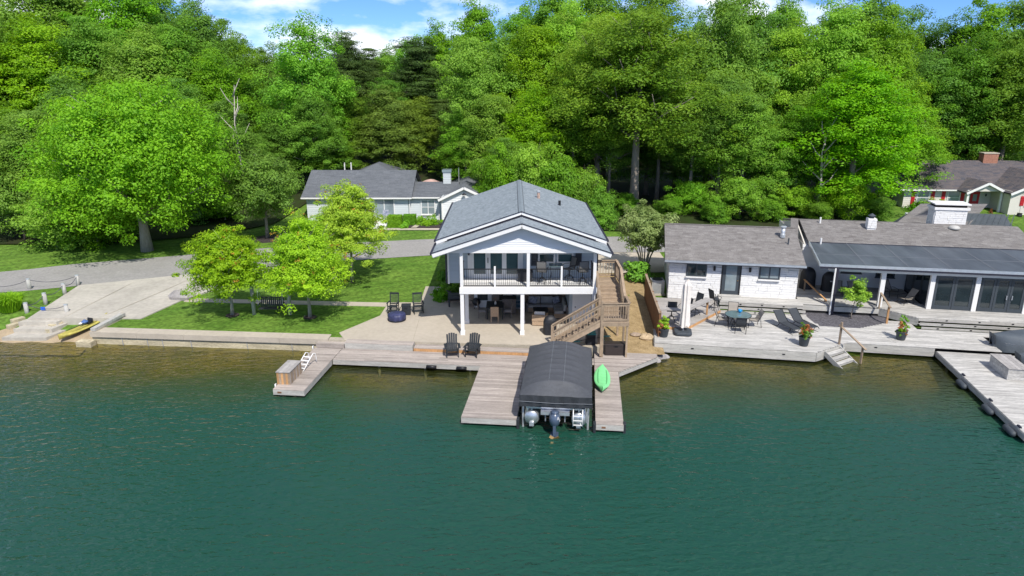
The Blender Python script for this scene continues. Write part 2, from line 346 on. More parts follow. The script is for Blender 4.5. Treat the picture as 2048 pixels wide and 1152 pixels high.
def crown_pts(z0, z1, Rr, prof, nc, cr, per, flat=.7, shell=.45, lobe=.22, up=.5, bough=.52):
    """leaf clumps through a crown: centre, normal, tint for every leaf"""
    t = RNG.random(nc)**.85; th = RNG.random(nc)*2*math.pi; ph = RNG.random(4)*6.28
    rad = prof(t)*Rr*(1+lobe*np.sin(2*th+ph[0]+4*t)+lobe*.8*np.sin(3*th+ph[1]-6*t)+lobe*.5*np.sin(7*th+ph[2]+9*t))
    q = shell+(1-shell)*np.sqrt(RNG.random(nc)); r = rad*q
    cc = np.stack([r*np.cos(th), r*np.sin(th), z0+(z1-z0)*t+RNG.normal(size=nc)*.3], 1)
    ns = max(3, nc//5); k5 = RNG.integers(0, ns, nc); ct0 = .5+RNG.normal(size=nc)*.14     # boughs: clumps gathered round shared centres
    cc = cc[k5]*bough+cc*(1-bough)+RNG.normal(size=(nc, 3))*cr*np.array([.55, .55, .35])
    crr = cr*(.55+.8*RNG.random(nc)); ct = ct0[k5]+RNG.normal(size=nc)*.13
    N = nc*per; k = np.repeat(np.arange(nc), per)
    d = RNG.normal(size=(N, 3)); d[:, 2] += .25; d /= np.linalg.norm(d, axis=1, keepdims=True)
    rr = .35+.65*RNG.random(N)**.6
    p = cc[k]+d*(crr[k]*rr)[:, None]*np.array([1, 1, flat])
    out = cc[k]*np.array([1, 1, 0]); out /= np.linalg.norm(out, axis=1, keepdims=True)+.1
    n = d*.55+out*.3+RNG.normal(size=(N, 3))*.33; n[:, 2] += up
    tint = ct[k]+RNG.normal(size=N)*.13
    return p, n, tint
def limbs(mb, H, r0, z_first, Rr, nb, top=.85, lean=.25, wig=.2):
    rnd = random.Random(int(H*97+nb)); pts = []; rs = []
    for i in range(7):
        t = i/6; pts.append((rnd.uniform(-wig, wig)*t, rnd.uniform(-wig, wig)*t, H*top*t)); rs.append(r0*(1.25 if i == 0 else 1)*(1-.8*t))
    mb.tube(pts, rs, 8)
    for i in range(nb):
        t = z_first+(.92-z_first)*(i+.5)/nb; a = i*2.4+rnd.uniform(-.4, .4); z = H*top*t; l = Rr*(1.05-.5*t)*rnd.uniform(.65, .95)
        x0, y0 = 0, 0; r = r0*(1-.8*t)*.5
        p1 = (l*.45*math.cos(a), l*.45*math.sin(a), z+l*lean*.8); p2 = (l*math.cos(a+.15), l*math.sin(a+.15), z+l*lean*1.9)
        mb.tube([(x0, y0, z), p1, p2], [r, r*.65, r*.25], 6)
        for s in (-1, 1):
            p3 = (l*.85*math.cos(a+s*.45), l*.85*math.sin(a+s*.45), z+l*lean*2+rnd.uniform(0, .5)); mb.tube([p1, p3], [r*.5, r*.18], 5)
    return mb
def tree(name, label, loc, H, z0, Rr, prof, leaf, bark, nc, cr, per, size, r0, zf=.3, nb=8, group=None, flat=.7, shell=.45, lobe=.22, up=.55, lean=.25, rz=0, asp=.55, off=(0, 0), cat='tree', top=.85, bough=.52):
    t = thing(name, label, cat, loc, rz, group)
    limbs(MB(), H, r0, zf, Rr, nb, top, lean).build('trunk', bark, t, True)
    p, n, ti = crown_pts(z0, H-cr*.5, Rr, prof, nc, cr, per, flat, shell, lobe, up, bough); p[:, 0] += off[0]; p[:, 1] += off[1]
    leaves('crown', p, n, size*(.7+.6*RNG.random(len(p))), ti, leaf, t, asp)
    return t
P_round = lambda t: np.sqrt(np.clip(1-(2*t*.97-.92)**2, .02, 1))
P_broad = lambda t: np.clip(np.where(t < .35, .72+.8*t, 1-((t-.35)/.65)**2.2*.85), .05, 1)
P_cone = lambda t: np.clip(1.02-t*.93, .06, 1)*np.clip(t*6+.45, 0, 1)
P_egg = lambda t: np.clip(np.sin((t*.86+.13)*math.pi)**.75*(1.1-.35*t), .06, 1)
P_dome = lambda t: np.clip(np.where(t < .16, .7+1.9*t, 1.02-((t-.16)/.84)**1.7*.93), .06, 1)
P_vase = lambda t: np.clip(np.sin((t*.72+.22)*math.pi)**.8, .1, 1)
# ================================================================ SETTING: ground, water, roads
def wall_y(x): return 37.75-.086*(x+24.3) if x < 1 else 35.57-.03*(x-1)
def shore(x):
    if x < -24.27: return 33.2
    if x < 7.9: return wall_y(max(x, -24.3))+.3
    return 36.6-.02*(x-7.9)
def bed(x, y):
    d = (37.6 if x < -9 else shore(x))-y
    return -.15-max(0, d)*.2-max(0, min(d, 14)-3.5)*.3
def h(x, y):
    z = .72+max(0, min(y, 66)-46)*.035+max(0, min(y, 150)-66)*.115+max(0, y-150)*.03
    if x > 5.2: z = min(z, .3+max(0, y-35.4)*(.052 if x < 7.9 else .038))
    if x > 30: z += max(0, min(x, 60)-30)*.012*max(0, min(1, (y-45)/20))
    if x < -24.2: z = min(z, bed(x, y)-.2 if y < 38.6 else (y-38.2)*.16 if y < 40.3 else .336+(y-40.3)*.5)
    if x < -30: z += max(0, min(-x, 90)-30)*.03*max(0, min(1, (y-56)/20))
    return z
xs = sorted(set([-420, -300, -220, -160, -120, -90, -75]+[round(-64+i*1.6, 2) for i in range(81)]+[75, 90, 120, 160, 220, 300, 420]+[-24.29, -24.26, -24.2, -24.1, 5.19, 5.25, 7.89, 7.91]))
ts = [0, .02, .4, .8, 1.3, 2, 3, 4, 5, 6, 7.5, 9, 10.5, 12, 14, 16, 18, 20, 23, 26, 29, 32, 36, 40, 46, 52, 60, 70, 80, 95, 115, 140, 180, 240, 330, 480]
b = MB()
for x in xs:
    for i, t in enumerate(ts):
        y = shore(x)+t; b.v.append((x, y, -1.3 if i == 0 else h(x, y)))
nt_ = len(ts)
for i in range(len(xs)-1):
    for j in range(nt_-1): q = i*nt_+j; b.f.append((q, q+nt_, q+nt_+1, q+1))
gr = struct('ground', b, 'grass', smooth=True)
# lake bed and water surface
b = MB(); wy = [-260, -160, -100, -60, -30, -10, 5, 12, 18, 22, 25]+[27+i*.8 for i in range(14)]+[38.6, 39.6, 40.5]
wx = [-320, -220, -150, -100, -70]+[-56+i*2. for i in range(57)]+[70, 100, 150, 220, 320]
b.grid(lambda u, v: (wx[round(u*(len(wx)-1))], wy[round(v*(len(wy)-1))], max(-9, bed(wx[round(u*(len(wx)-1))], wy[round(v*(len(wy)-1))]))-.03), len(wx)-1, len(wy)-1)
mat('lake_bed', (.33, .25, .11), 1, col2=(.14, .14, .05), scale=.9, fine=.45, bump=.3)
struct('lake_bed', b, 'lake_bed', smooth=True)
b = MB(); b.grid(lambda u, v: (wx[round(u*(len(wx)-1))], wy[round(v*(len(wy)-1))], 0), len(wx)-1, len(wy)-1)
m = bpy.data.materials.new('lake_water'); m.use_nodes = True; nt = m.node_tree; L = nt.links; nt.nodes.clear(); MATS['lake_water'] = m
out = nt.nodes.new('ShaderNodeOutputMaterial')
at = nt.nodes.new('ShaderNodeAttribute'); at.attribute_name = 'depth'
pn = nt.nodes.new('ShaderNodeTexNoise'); pn.inputs['Scale'].default_value = .22; pn.inputs['Detail'].default_value = 3; L.new(_pos(nt), pn.inputs[0])
dm = nt.nodes.new('ShaderNodeMath'); dm.operation = 'MULTIPLY_ADD'; dm.inputs[1].default_value = 1.8; dm.inputs[2].default_value = -.9; L.new(pn.outputs[0], dm.inputs[0])
da = nt.nodes.new('ShaderNodeMath'); da.operation = 'ADD'; L.new(at.outputs['Fac'], da.inputs[0]); L.new(dm.outputs[0], da.inputs[1])
tb = nt.nodes.new('ShaderNodeMapRange'); tb.interpolation_type = 'SMOOTHSTEP'; tb.inputs[1].default_value = -.4; tb.inputs[2].default_value = 2.3; tb.inputs[3].default_value = .2; tb.inputs[4].default_value = 1; L.new(da.outputs[0], tb.inputs[0])
dc = nt.nodes.new('ShaderNodeMix'); dc.data_type = 'RGBA'; dc.inputs[6].default_value = (.045, .055, .015, 1); dc.inputs[7].default_value = (.011, .057, .039, 1)
dr = nt.nodes.new('ShaderNodeMapRange'); dr.inputs[1].default_value = .6; dr.inputs[2].default_value = 3.4; L.new(da.outputs[0], dr.inputs[0]); L.new(dr.outputs[0], dc.inputs[0])
df = nt.nodes.new('ShaderNodeBsdfDiffuse'); L.new(dc.outputs[2], df.inputs[0])
tr = nt.nodes.new('ShaderNodeBsdfTransparent'); tr.inputs[0].default_value = (.82, .8, .5, 1)
m1 = nt.nodes.new('ShaderNodeMixShader'); L.new(tb.outputs[0], m1.inputs[0]); L.new(tr.outputs[0], m1.inputs[1]); L.new(df.outputs[0], m1.inputs[2])
hs = []
for sc, st, rot, w in ((1.0, (.55, 1.4, 1), 10, .6), (3.0, (.55, 1.2, 1), -10, .75), (5.5, (.6, 1.1, 1), 14, .35)):
    g = nt.nodes.new('ShaderNodeNewGeometry'); mpn = nt.nodes.new('ShaderNodeMapping'); mpn.inputs['Scale'].default_value = st; mpn.inputs['Rotation'].default_value = (0, 0, R(rot)); L.new(g.outputs['Position'], mpn.inputs[0])
    nn = nt.nodes.new('ShaderNodeTexNoise'); nn.inputs['Scale'].default_value = sc; nn.inputs['Detail'].default_value = 2; nn.inputs['Distortion'].default_value = .3; L.new(mpn.outputs[0], nn.inputs[0])
    mu = nt.nodes.new('ShaderNodeMath'); mu.operation = 'MULTIPLY'; mu.inputs[1].default_value = w; L.new(nn.outputs[0], mu.inputs[0]); hs.append(mu.outputs[0])
a1 = nt.nodes.new('ShaderNodeMath'); L.new(hs[0], a1.inputs[0]); L.new(hs[1], a1.inputs[1]); a2 = nt.nodes.new('ShaderNodeMath'); L.new(a1.outputs[0], a2.inputs[0]); L.new(hs[2], a2.inputs[1])
bu = nt.nodes.new('ShaderNodeBump'); bu.inputs['Strength'].default_value = 1; bu.inputs['Distance'].default_value = .155
wp = nt.nodes.new('ShaderNodeTexNoise'); wp.inputs['Scale'].default_value = .07; wp.inputs['Detail'].default_value = 2; L.new(_pos(nt, (.7, 1.4, 1)), wp.inputs[0])
wr = nt.nodes.new('ShaderNodeMapRange'); wr.inputs[1].default_value = .35; wr.inputs[2].default_value = .65; wr.inputs[3].default_value = .45; wr.inputs[4].default_value = 1; L.new(wp.outputs[0], wr.inputs[0]); L.new(wr.outputs[0], bu.inputs['Strength']); L.new(a2.outputs[0], bu.inputs['Height'])
gl = nt.nodes.new('ShaderNodeBsdfGlossy'); gl.inputs['Roughness'].default_value = .1; L.new(bu.outputs[0], gl.inputs['Normal'])
L.new(bu.outputs[0], df.inputs['Normal'])
fr = nt.nodes.new('ShaderNodeFresnel'); fr.inputs[0].default_value = 1.33; L.new(bu.outputs[0], fr.inputs[1])
m2 = nt.nodes.new('ShaderNodeMixShader'); L.new(fr.outputs[0], m2.inputs[0]); L.new(m1.outputs[0], m2.inputs[1]); L.new(gl.outputs[0], m2.inputs[2]); L.new(m2.outputs[0], out.inputs[0])
wat = struct('lake_water', b, 'lake_water')
a = wat.data.attributes.new('depth', 'FLOAT', 'POINT'); a.data.foreach_set('value', [max(0, min(9, -bed(v[0], v[1])-.1)) for v in b.v])

def sheet(name, pts, z, m, thick=.0, hz=None, parent=None):     # flat slab polygon; hz: follow the ground, lifted
    b = MB()
    if hz is not None: b.prism(pts, [h(*p)-.1 for p in pts], [h(*p)+hz for p in pts])
    else: b.prism(pts, z-thick, z)
    return struct(name, b, m, parent)
def strip(name, left, right, lift, m, n=24, nu=6):                    # ribbon between two polylines, laid on the ground
    def samp(pl, t):
        d = [0]
        for i in range(len(pl)-1): d.append(d[-1]+math.dist(pl[i], pl[i+1]))
        s = t*d[-1]
        for i in range(len(pl)-1):
            if s <= d[i+1] or i == len(pl)-2:
                k = (s-d[i])/max(1e-6, d[i+1]-d[i]); return (pl[i][0]+(pl[i+1][0]-pl[i][0])*k, pl[i][1]+(pl[i+1][1]-pl[i][1])*k)
    b = MB()
    def f(u, v):
        a, c = samp(left, v), samp(right, v); x, y = a[0]+(c[0]-a[0])*u, a[1]+(c[1]-a[1])*u; return (x, y, h(x, y)+lift)
    b.grid(f, nu, n); return struct(name, b, m, smooth=True)
# lane that passes behind the lots; its far edge, then its near edge, left to right
strip('road', [(-70, 42), (-34.7, 45.2), (-30.5, 46.8), (-24.1, 49.2), (-19, 51.2), (-13, 53), (-6, 54.6), (2, 55.2), (12, 55.4), (30, 56), (60, 55)],
      [(-70, 46.5), (-37.9, 49.9), (-33.6, 52.1), (-26.3, 54.5), (-19.5, 57), (-11, 58.8), (-6.7, 59.6), (2, 60.2), (12, 60.4), (30, 61), (60, 60)], .03, 'asphalt', 50)
strip('drive', [(5.3, 49.6), (12, 50)], [(5.3, 55.1), (12, 55.3)], .045, 'concrete', 6)
strip('cottage_drive', [(-6.2, 59.4), (-5.2, 62), (-3.8, 65)], [(-2, 59.8), (-1.8, 62), (-1.2, 65)], .05, 'concrete', 6)
_rp = [(-29.3, 40.0), (-22.45, 40.0), (-21.55, 43.9), (-17, 51.4), (-24.1, 49.3), (-30.3, 46.9)]
ramp = struct('boat_ramp', MB().prism(_rp, -.1, [max(.78, h(*p)+.05) for p in _rp]), 'concrete_ramp')
for p, q in (((-27.2, 40.1), (-26.8, 47.7)), ((-25, 40.1), (-22.9, 49)), ((-29.6, 43.2), (-21.7, 43.9))):
    zz = [max(.782, h(*k)+.052) for k in (p, q)]; struct('slab_joint', MB().bar((*p, zz[0]), (*q, zz[1]), .03, .008), 'concrete_wall', ramp)
# patio slabs, walks
PZ = .75
patio = struct('patio', MB().prism([(-9.9, 37.62), (-9.3, 36.44), (5.15, 35.5), (5.15, 42.2), (-3.2, 42.2), (-3.3, 43.2), (-8.0, 43.2), (-8.1, 40.6)], .3, PZ), 'concrete')
for p, q in (((-5.5, 36.3), (-5.7, 43.1)), ((.5, 36), (.6, 42)), ((-8, 40.6), (4, 40.4))):
    b = MB().bar((*p, PZ+.001), (*q, PZ+.001), .025, .008); struct('slab_joint', b, 'concrete_wall', patio)
struct('front_walk', MB().prism([(-5.95, 43.2), (-4.55, 43.2), (-4.7, 49.6), (-6.1, 49.6)], .4, PZ), 'concrete')
struct('garden_walk', MB().prism([(-21.4, 44.1), (-21.4, 43.4), (-8.05, 42.4), (-8.05, 43.15)], .5, PZ+.002), 'concrete')
struct('planting_bed', MB().prism([(-4.5, 43.25), (-3.22, 43.25), (-3.22, 49.4), (-4.6, 49.4)], .5, PZ+.03), 'mulch_dark')
strip('side_yard', [(5.22, 35.3), (5.22, 42), (5.22, 49.6)], [(8.3, 35.3), (8.9, 42), (9.9, 49.6)], .05, 'straw_mulch', 24)
b = MB()
def _sand(u, v): x, y = -52+u*27.65, 36.6+v*(3.85+.15*math.sin(u*9)); return (x, y, (y-38.2)*.16+.03+.02*math.sin(x*3+y*2))
b.grid(_sand, 60, 20); struct('beach', b, 'sand', smooth=True)
strip('forest_ground', [(-90, 57.5), (-34, 57.5), (-27, 60.5), (-22.5, 64.5), (-20.6, 76), (-4, 82), (-1, 63.5), (14, 61.6), (30, 62), (36, 75), (90, 75)],
      [(-200, 300), (-110, 300), (-70, 300), (-50, 300), (-30, 300), (-5, 300), (5, 300), (30, 300), (70, 300), (120, 300), (250, 300)], .12, 'forest_floor', 90, 60)
# concrete lake wall: cap and lower stained face
t = thing('retaining_wall', 'low concrete lake wall with pale cap below the lawn', 'wall')
def wallpart(x0, x1, y0, y1, z0, z1, name, m):
    MB().prism([(x0, wall_y(x0)+y0), (x1, wall_y(x1)+y0), (x1, wall_y(x1)+y1), (x0, wall_y(x0)+y1)], z0, z1).build(name, m, t)
for i in range(5):
    xa, xb = -24.25+i*2.8, -24.25+(i+1)*2.8-.012; wallpart(xa, xb, -.06, .75, .46, .77, 'cap', 'concrete')
wallpart(-24.2, -10.2, .05, .6, -.9, .455, 'face', 'wall_stained')
wallpart(-10.24, 5.1, -.02, .4, -.9, .735, 'face', 'concrete_wall')
for x in (-22.4, -20.9, -20, -18.3, -15, -12.4): MB().tube([(x, wall_y(x)+.02, .44), (x+.06, wall_y(x)+.0, -.3)], .022, 6).build('tie_rod', 'steel_pipe', t)
MB().prism([(-24.9, 37.3), (-24.0, 37.2), (-23.95, 37.68), (-24.85, 37.8)], -.6, .3).build('end_block', 'wall_stained', t)
# ================================================================ FOREST AND GARDEN TREES
VAR = {}
def variant(key, leaf, bark, H, z0, Rr, prof, nc, cr, per, size, r0, **k):
    kk = dict(zf=.3, nb=8, lean=.25, top=.85); kk.update({q: k.pop(q) for q in list(k) if q in kk}); asp = k.pop('asp', .55)
    tb = limbs(MB(), H, r0, kk['zf'], Rr, kk['nb'], kk['top'], kk['lean'])
    tm = bpy.data.meshes.new('trunk'); tm.from_pydata(tb.v, [], tb.f); tm.materials.append(MATS[bark]); tm.polygons.foreach_set('use_smooth', [True]*len(tm.polygons))
    p, n, ti = crown_pts(z0, H-cr*.4, Rr, prof, nc, cr, int(per*NL), **k); size *= SZ
    VAR.setdefault(key, []).append((tm, leaves('crown', p, n, size*(.65+.7*RNG.random(len(p))), ti, leaf, False, asp), H, Rr))
NL, SZ = 3.0, .555
for i in range(2): variant('broad', 'leaf_bright', 'bark', 18, 2.2, 5, P_broad, 300, 1.05, 62, .2, .3, shell=.55)
for i in range(2): variant('mid', 'leaf_mid', 'bark', 18, 2.5, 4.6, P_egg, 300, 1.0, 62, .19, .28, shell=.5, lobe=.28)
for i in range(2): variant('deep', 'leaf_deep', 'bark_dark', 18, 2, 4.8, P_broad, 290, 1.0, 60, .19, .28, shell=.5)
for i in range(2): variant('yellow', 'leaf_yellow', 'bark', 18, 3, 4.4, P_egg, 300, .95, 60, .18, .26, shell=.5, lobe=.3)
for i in range(2): variant('tall', 'leaf_mid', 'bark', 18, 6.2, 4.2, P_vase, 260, 1.0, 60, .19, .24, shell=.4, lobe=.3, zf=.42, nb=10, lean=.35)
for i in range(2): variant('oak', 'leaf_oak', 'bark', 22, 6, 6, P_vase, 330, 1.05, 58, .18, .36, shell=.35, lobe=.3, zf=.4, nb=12, lean=.42)
for i in range(2): variant('pine', 'leaf_pine', 'bark_dark', 20, 5, 3.6, P_cone, 260, 1.05, 80, .2, .26, flat=.34, shell=.25, lobe=.35, asp=.22, zf=.3, nb=16, lean=.05)
for i in range(2): variant('cedar', 'leaf_cedar', 'bark_dark', 12, .5, 3.4, P_cone, 330, .8, 75, .16, .22, flat=.6, shell=.4, lobe=.2, asp=.3, up=.5)
for i in range(2): variant('shrub', 'leaf_bright', 'bark', 5, .2, 2.6, P_broad, 110, .7, 60, .15, .1, shell=.5)
for i in range(2): variant('shrubdeep', 'leaf_mid', 'bark_dark', 5, .2, 2.6, P_broad, 110, .7, 60, .15, .1, shell=.5)
WORD = dict(broad='bright green broadleaf tree', mid='mid green broadleaf tree', deep='dark green broadleaf tree', yellow='yellow green slender tree', tall='bare-stemmed high-crowned tree', oak='tall airy oak with open crown', pine='dark pine with layered boughs', cedar='olive green cedar', shrub='bright leafy undergrowth bush', shrubdeep='mid green undergrowth bush')  # the two undergrowth kinds differ only in leaf and bark colour
def plant(kind, px, Y, topy, wpx, label, group, name=None, k=[0]):
    d = ray(px, 400); x = d.x/d.y*Y; r0 = ray(px, topy); zt = CAMZ+r0.z/r0.y*Y; X = r0.x/r0.y*Y
    zb = h(X, Y)-.1; hh = zt-zb; rr = wpx/2/FPX*(Y*1.03)
    k[0] += 1; tm, cm, H, Rr = VAR[kind][k[0] % len(VAR[kind])]
    t = thing(name or {'pine': 'pine_tree', 'cedar': 'cedar_tree', 'shrub': 'bush', 'shrubdeep': 'bush', 'oak': 'oak_tree'}.get(kind, 'forest_tree'), label, 'bush' if 'shrub' in kind else 'tree', (X, Y, zb), random.uniform(0, 6.28), group)
    s = rr/Rr*1.02; t.scale = (s, s, hh/H)
    for nm, me in (('trunk', tm), ('crown', cm)):
        o = bpy.data.objects.new(nm, me); COL.objects.link(o); o.parent = t
    return t
# rows: (kind, trunk x in the photo, distance, crown top y, crown width) ; sorted left to right inside a row
ROWS = {
 'hilltop row of the forest': [
  ('mid', -70, 96, -60, 220), ('broad', 40, 94, -75, 210), ('mid', 130, 98, -62, 200), ('broad', 215, 92, -58, 190), ('broad', 300, 96, -40, 180), ('mid', 372, 92, -6, 150), ('mid', 432, 96, 30, 140), ('mid', 478, 104, 72, 100),
  ('deep', 530, 98, 78, 110), ('pine', 688, 90, 55, 110), ('pine', 735, 96, 82, 90), ('mid', 775, 104, 92, 110), ('broad', 820, 98, 74, 110), ('mid', 880, 94, 42, 120), ('broad', 955, 92, 2, 150), ('mid', 1040, 96, 6, 150), ('broad', 1105, 92, -22, 170), ('mid', 1200, 98, -45, 190),
  ('mid', 1300, 98, -50, 200), ('mid', 1395, 100, 20, 110), ('mid', 1490, 94, -40, 170), ('mid', 1580, 96, -18, 150), ('deep', 1660, 100, 8, 130), ('mid', 1745, 96, -30, 170), ('deep', 1835, 100, 2, 130), ('deep', 1910, 96, 24, 130), ('mid', 1985, 92, -14, 170), ('deep', 2090, 90, -40, 200)],
 'middle row of the forest': [
  ('mid', -40, 80, 20, 220), ('broad', 60, 79, 30, 230), ('mid', 170, 82, 25, 200), ('mid', 265, 80, 55, 190), ('broad', 345, 84, 40, 190), ('broad', 420, 82, 100, 170), ('mid', 500, 84, 150, 150), ('broad', 600, 80, 24, 175), ('mid', 655, 84, 140, 120),
  ('pine', 715, 93, 100, 110), ('mid', 770, 88, 150, 120), ('pine', 838, 93, 66, 150), ('pine', 880, 92, 100, 130), ('yellow', 940, 78, 54, 150), ('mid', 1010, 82, 60, 160), ('yellow', 1070, 79, 28, 160), ('broad', 1140, 80, 10, 170), ('yellow', 1220, 82, 0, 170), ('mid', 1370, 82, 60, 150),
  ('broad', 1450, 79, -22, 190), ('mid', 1540, 82, 20, 170), ('broad', 1590, 79, 40, 170), ('broad', 1690, 79, 0, 190), ('broad', 1780, 77, 14, 170), ('deep', 1880, 84, 90, 170), ('deep', 1960, 82, 60, 180), ('mid', 2050, 80, 70, 190)],
 'front row of the forest': [
  ('mid', -30, 63, 210, 240), ('mid', 60, 61, 205, 200), ('mid', 445, 72, 190, 130), ('deep', 560, 76, 215, 130), ('mid', 620, 76, 175, 130), ('pine', 880, 88, 190, 110), ('cedar', 700, 84, 195, 130), ('cedar', 775, 83, 172, 170), ('cedar', 830, 85, 200, 130), ('cedar', 905, 81, 262, 110), ('yellow', 985, 73, 175, 140), ('broad', 1065, 72, 165, 150), ('mid', 1010, 69, 270, 120),
  ('tall', 1150, 71, 150, 150), ('tall', 1225, 72, 190, 140), ('tall', 1395, 71, 170, 150), ('mid', 1440, 76, 120, 150), ('broad', 1500, 70, 190, 170), ('broad', 1560, 72, 250, 140), ('mid', 1610, 70, 205, 130), ('broad', 1735, 68, 125, 250), ('mid', 1820, 74, 190, 180), ('deep', 1935, 86, 200, 150), ('deep', 2010, 84, 180, 160),
  ('mid', 130, 68, 150, 170), ('mid', 350, 74, 150, 150), ('mid', 400, 70, 250, 130), ('mid', 505, 73, 270, 120), ('mid', 655, 78, 260, 120), ('broad', 930, 76, 230, 120), ('mid', 1110, 75, 230, 130), ('broad', 1190, 77, 150, 150), ('tall', 1330, 74, 120, 150), ('mid', 1300, 78, 230, 150), ('tall', 1455, 71, 140, 140), ('broad', 1420, 78, 220, 150), ('broad', 1660, 72, 170, 150), ('mid', 1860, 82, 250, 140), ('mid', 1905, 88, 120, 150), ('mid', 1990, 90, 240, 150)]}
for row, lst in ROWS.items():
    for i, (kd, px, Y, ty, w) in enumerate(sorted(lst, key=lambda q: q[1])):
        plant(kd, px, Y, ty, w, f'{WORD[kd]}, {ORD[i]} from the left in the {row}', row)
plant('oak', 1288, 69, -12, 330, 'tall pale-trunked oak behind the straw-mulched side yard, its airy crown reaching the picture top', 'specimen trees')
plant('oak', 1205, 73, 20, 220, 'slender-trunked airy oak just left of the tallest pale-trunked oak', 'specimen trees')
bushes = [('shrubdeep', 20, 59, 330, 150), ('shrub', 95, 57, 380, 150), ('shrub', 180, 57.5, 400, 130), ('shrubdeep', 238, 59, 420, 100), ('shrub', 130, 60, 300, 160), ('shrubdeep', 400, 66, 380, 100), ('shrub', 445, 66, 390, 80), ('shrubdeep', 1000, 66, 285, 100), ('shrub', 1060, 66, 270, 110), ('shrub', 1115, 65, 300, 110), ('shrub', 1165, 64, 325, 100), ('shrubdeep', 1205, 63.5, 370, 80),
  ('shrubdeep', 1252, 68, 385, 60), ('shrubdeep', 1335, 68, 390, 70), ('shrub', 1385, 69, 355, 80), ('shrubdeep', 1432, 66, 392, 70), ('shrub', 1488, 67, 345, 100), ('shrubdeep', 1540, 66, 388, 70), ('shrub', 1592, 68, 365, 80), ('shrubdeep', 1640, 66, 395, 70), ('shrub', 1700, 67, 350, 90), ('shrubdeep', 1762, 66, 385, 70)]
for i, (kd, px, Y, ty, w) in enumerate(sorted(bushes, key=lambda q: q[1])):
    plant(kd, px, Y, ty, w, f'{WORD[kd]}, {ORD[i]} from the left along the forest edge', 'undergrowth along the forest edge')
# big maple by the lane
tree('maple_tree', 'large round bright maple with stout pale trunk beside the lane', (*G(295, 503, 1.0).xy, h(*G(295, 503, 1.0).xy)-.05), 13.7, 1.7, 7.4, P_round, 'leaf_maple', 'bark_pale', 1000, 1.1, 105, .115, .42, zf=.22, nb=14, shell=.62, lobe=.1)
tree('ash_tree', 'rounded dark green tree in a mulch ring left of the white cottage', (*G(535, 475, 1.3).xy, 1.2), 7.6, 1.7, 3.4, P_round, 'leaf_deep', 'bark', 300, .72, 100, .1, .16, zf=.25, nb=9, shell=.6, lobe=.06)
g = G(535, 476, 1.3); struct('mulch_ring', MB().lathe([(1.3, -.1), (1.25, .1), (0.01, .13)], 18, (g.x, g.y, h(g.x, g.y))), 'mulch_dark')
for (px, py, H, Rr, lb, sh) in ((465, 629, 5.75, 2.7, 'left lawn tree with yellow green crown and orange tips beside the swing', 1), (620, 633, 6.1, 3.1, 'middle lawn tree with yellow green crown right of the swing', 2), (705, 563, 7.3, 3.6, 'tallest lawn tree, yellow green, behind the swing near the lane', 3)):
    g = G(px, py, .78); t = tree('lawn_tree', lb, (g.x, g.y, .7), H, 1.35, Rr, P_dome, 'leaf_lawn', 'bark_pale', 520, .48, 105, .062, .11, zf=.25, nb=11, shell=.42, lobe=.2, flat=.5, bough=.46, group='young trees on the lawn', lean=.35)
    p, n, ti = crown_pts(H*.3, H, Rr*1.02, P_dome, 40, .2, 12, .5, .85, .2); leaves('new_growth', p, n, .05*(.7+.6*RNG.random(len(p))), ti, 'leaf_tip', t)['kind'] = 'stuff'
    struct('mulch_ring', MB().lathe([(.42, -.1), (.4, .07), (0.01, .1)], 14, (g.x, g.y, .7)), 'mulch_dark')
# dead pale trunks in the forest
for (px, Y, ty, lb) in ((462, 70, 170, 'bare dead tree with pale forked limbs left of the cottage'), (1655, 67, 245, 'bare grey snag with broken top above the low brown cabin roof'), ):
    r0 = ray(px, ty); X = r0.x/r0.y*Y; zt = CAMZ+r0.z/r0.y*Y; zb = h(X, Y)-.1; H = zt-zb
    b = MB(); b.tube([(0, 0, 0), (.15, 0, H*.35), (-.1, .1, H*.7), (.3, 0, H)], [.17, .12, .07, .02], 7)
    for i in range(9):
        z = H*(.35+.07*i); a = i*2.3; l = 1.9-.12*i; b.tube([(.05, 0, z), (l*.5*math.cos(a), l*.5*math.sin(a), z+.7), (l*math.cos(a+.3), l*math.sin(a+.3), z+1.7)], [.08, .05, .015], 5)
    o = b.build('dead_tree', 'dead_bark', None, True); o.location = (X, Y, zb); tag(o, lb, 'tree')
# ================================================================ MAIN HOUSE
def shingles(parent, o, u, v, m, ex=.15, tab=.32, clip=None, name='shingles'):
    o, u, v = Vector(o), Vector(u), Vector(v); lu, lv = u.length, v.length; u.normalize(); v.normalize(); n = u.cross(v)
    if n.z < 0: n = -n
    V = []; F = []; T = []; row = 0; rnd = random.Random(5); y = 0.
    while y < lv-.02:
        x = -tab*rnd.random(); y1 = min(lv, y+ex*1.2)
        while x < lu:
            w = tab*rnd.uniform(.75, 1.3); a, c = max(0, x), min(lu, x+w-.006); x += w
            if c-a < .02 or (clip and not clip((a+c)/2, y)): continue
            k = len(V); lift = rnd.uniform(.016, .026)
            V += [o+u*a+v*y+n*.002, o+u*c+v*y+n*.002, o+u*a+v*y+n*lift, o+u*c+v*y+n*lift, o+u*a+v*y1+n*.004, o+u*c+v*y1+n*.004]
            F += [(k, k+1, k+3, k+2), (k+2, k+3, k+5, k+4)]; ti = min(1, max(0, rnd.gauss(.5, .22))); T += [ti, ti]
        y += ex; row += 1
    me = bpy.data.meshes.new(name); me.from_pydata([tuple(p) for p in V], [], F); me.materials.append(MATS[m]); me.update()
    a = me.attributes.new('tint', 'FLOAT', 'FACE'); a.data.foreach_set('value', T)
    ob = bpy.data.objects.new(name, me); COL.objects.link(ob); ob.parent = parent; ob['kind'] = 'stuff'; return ob
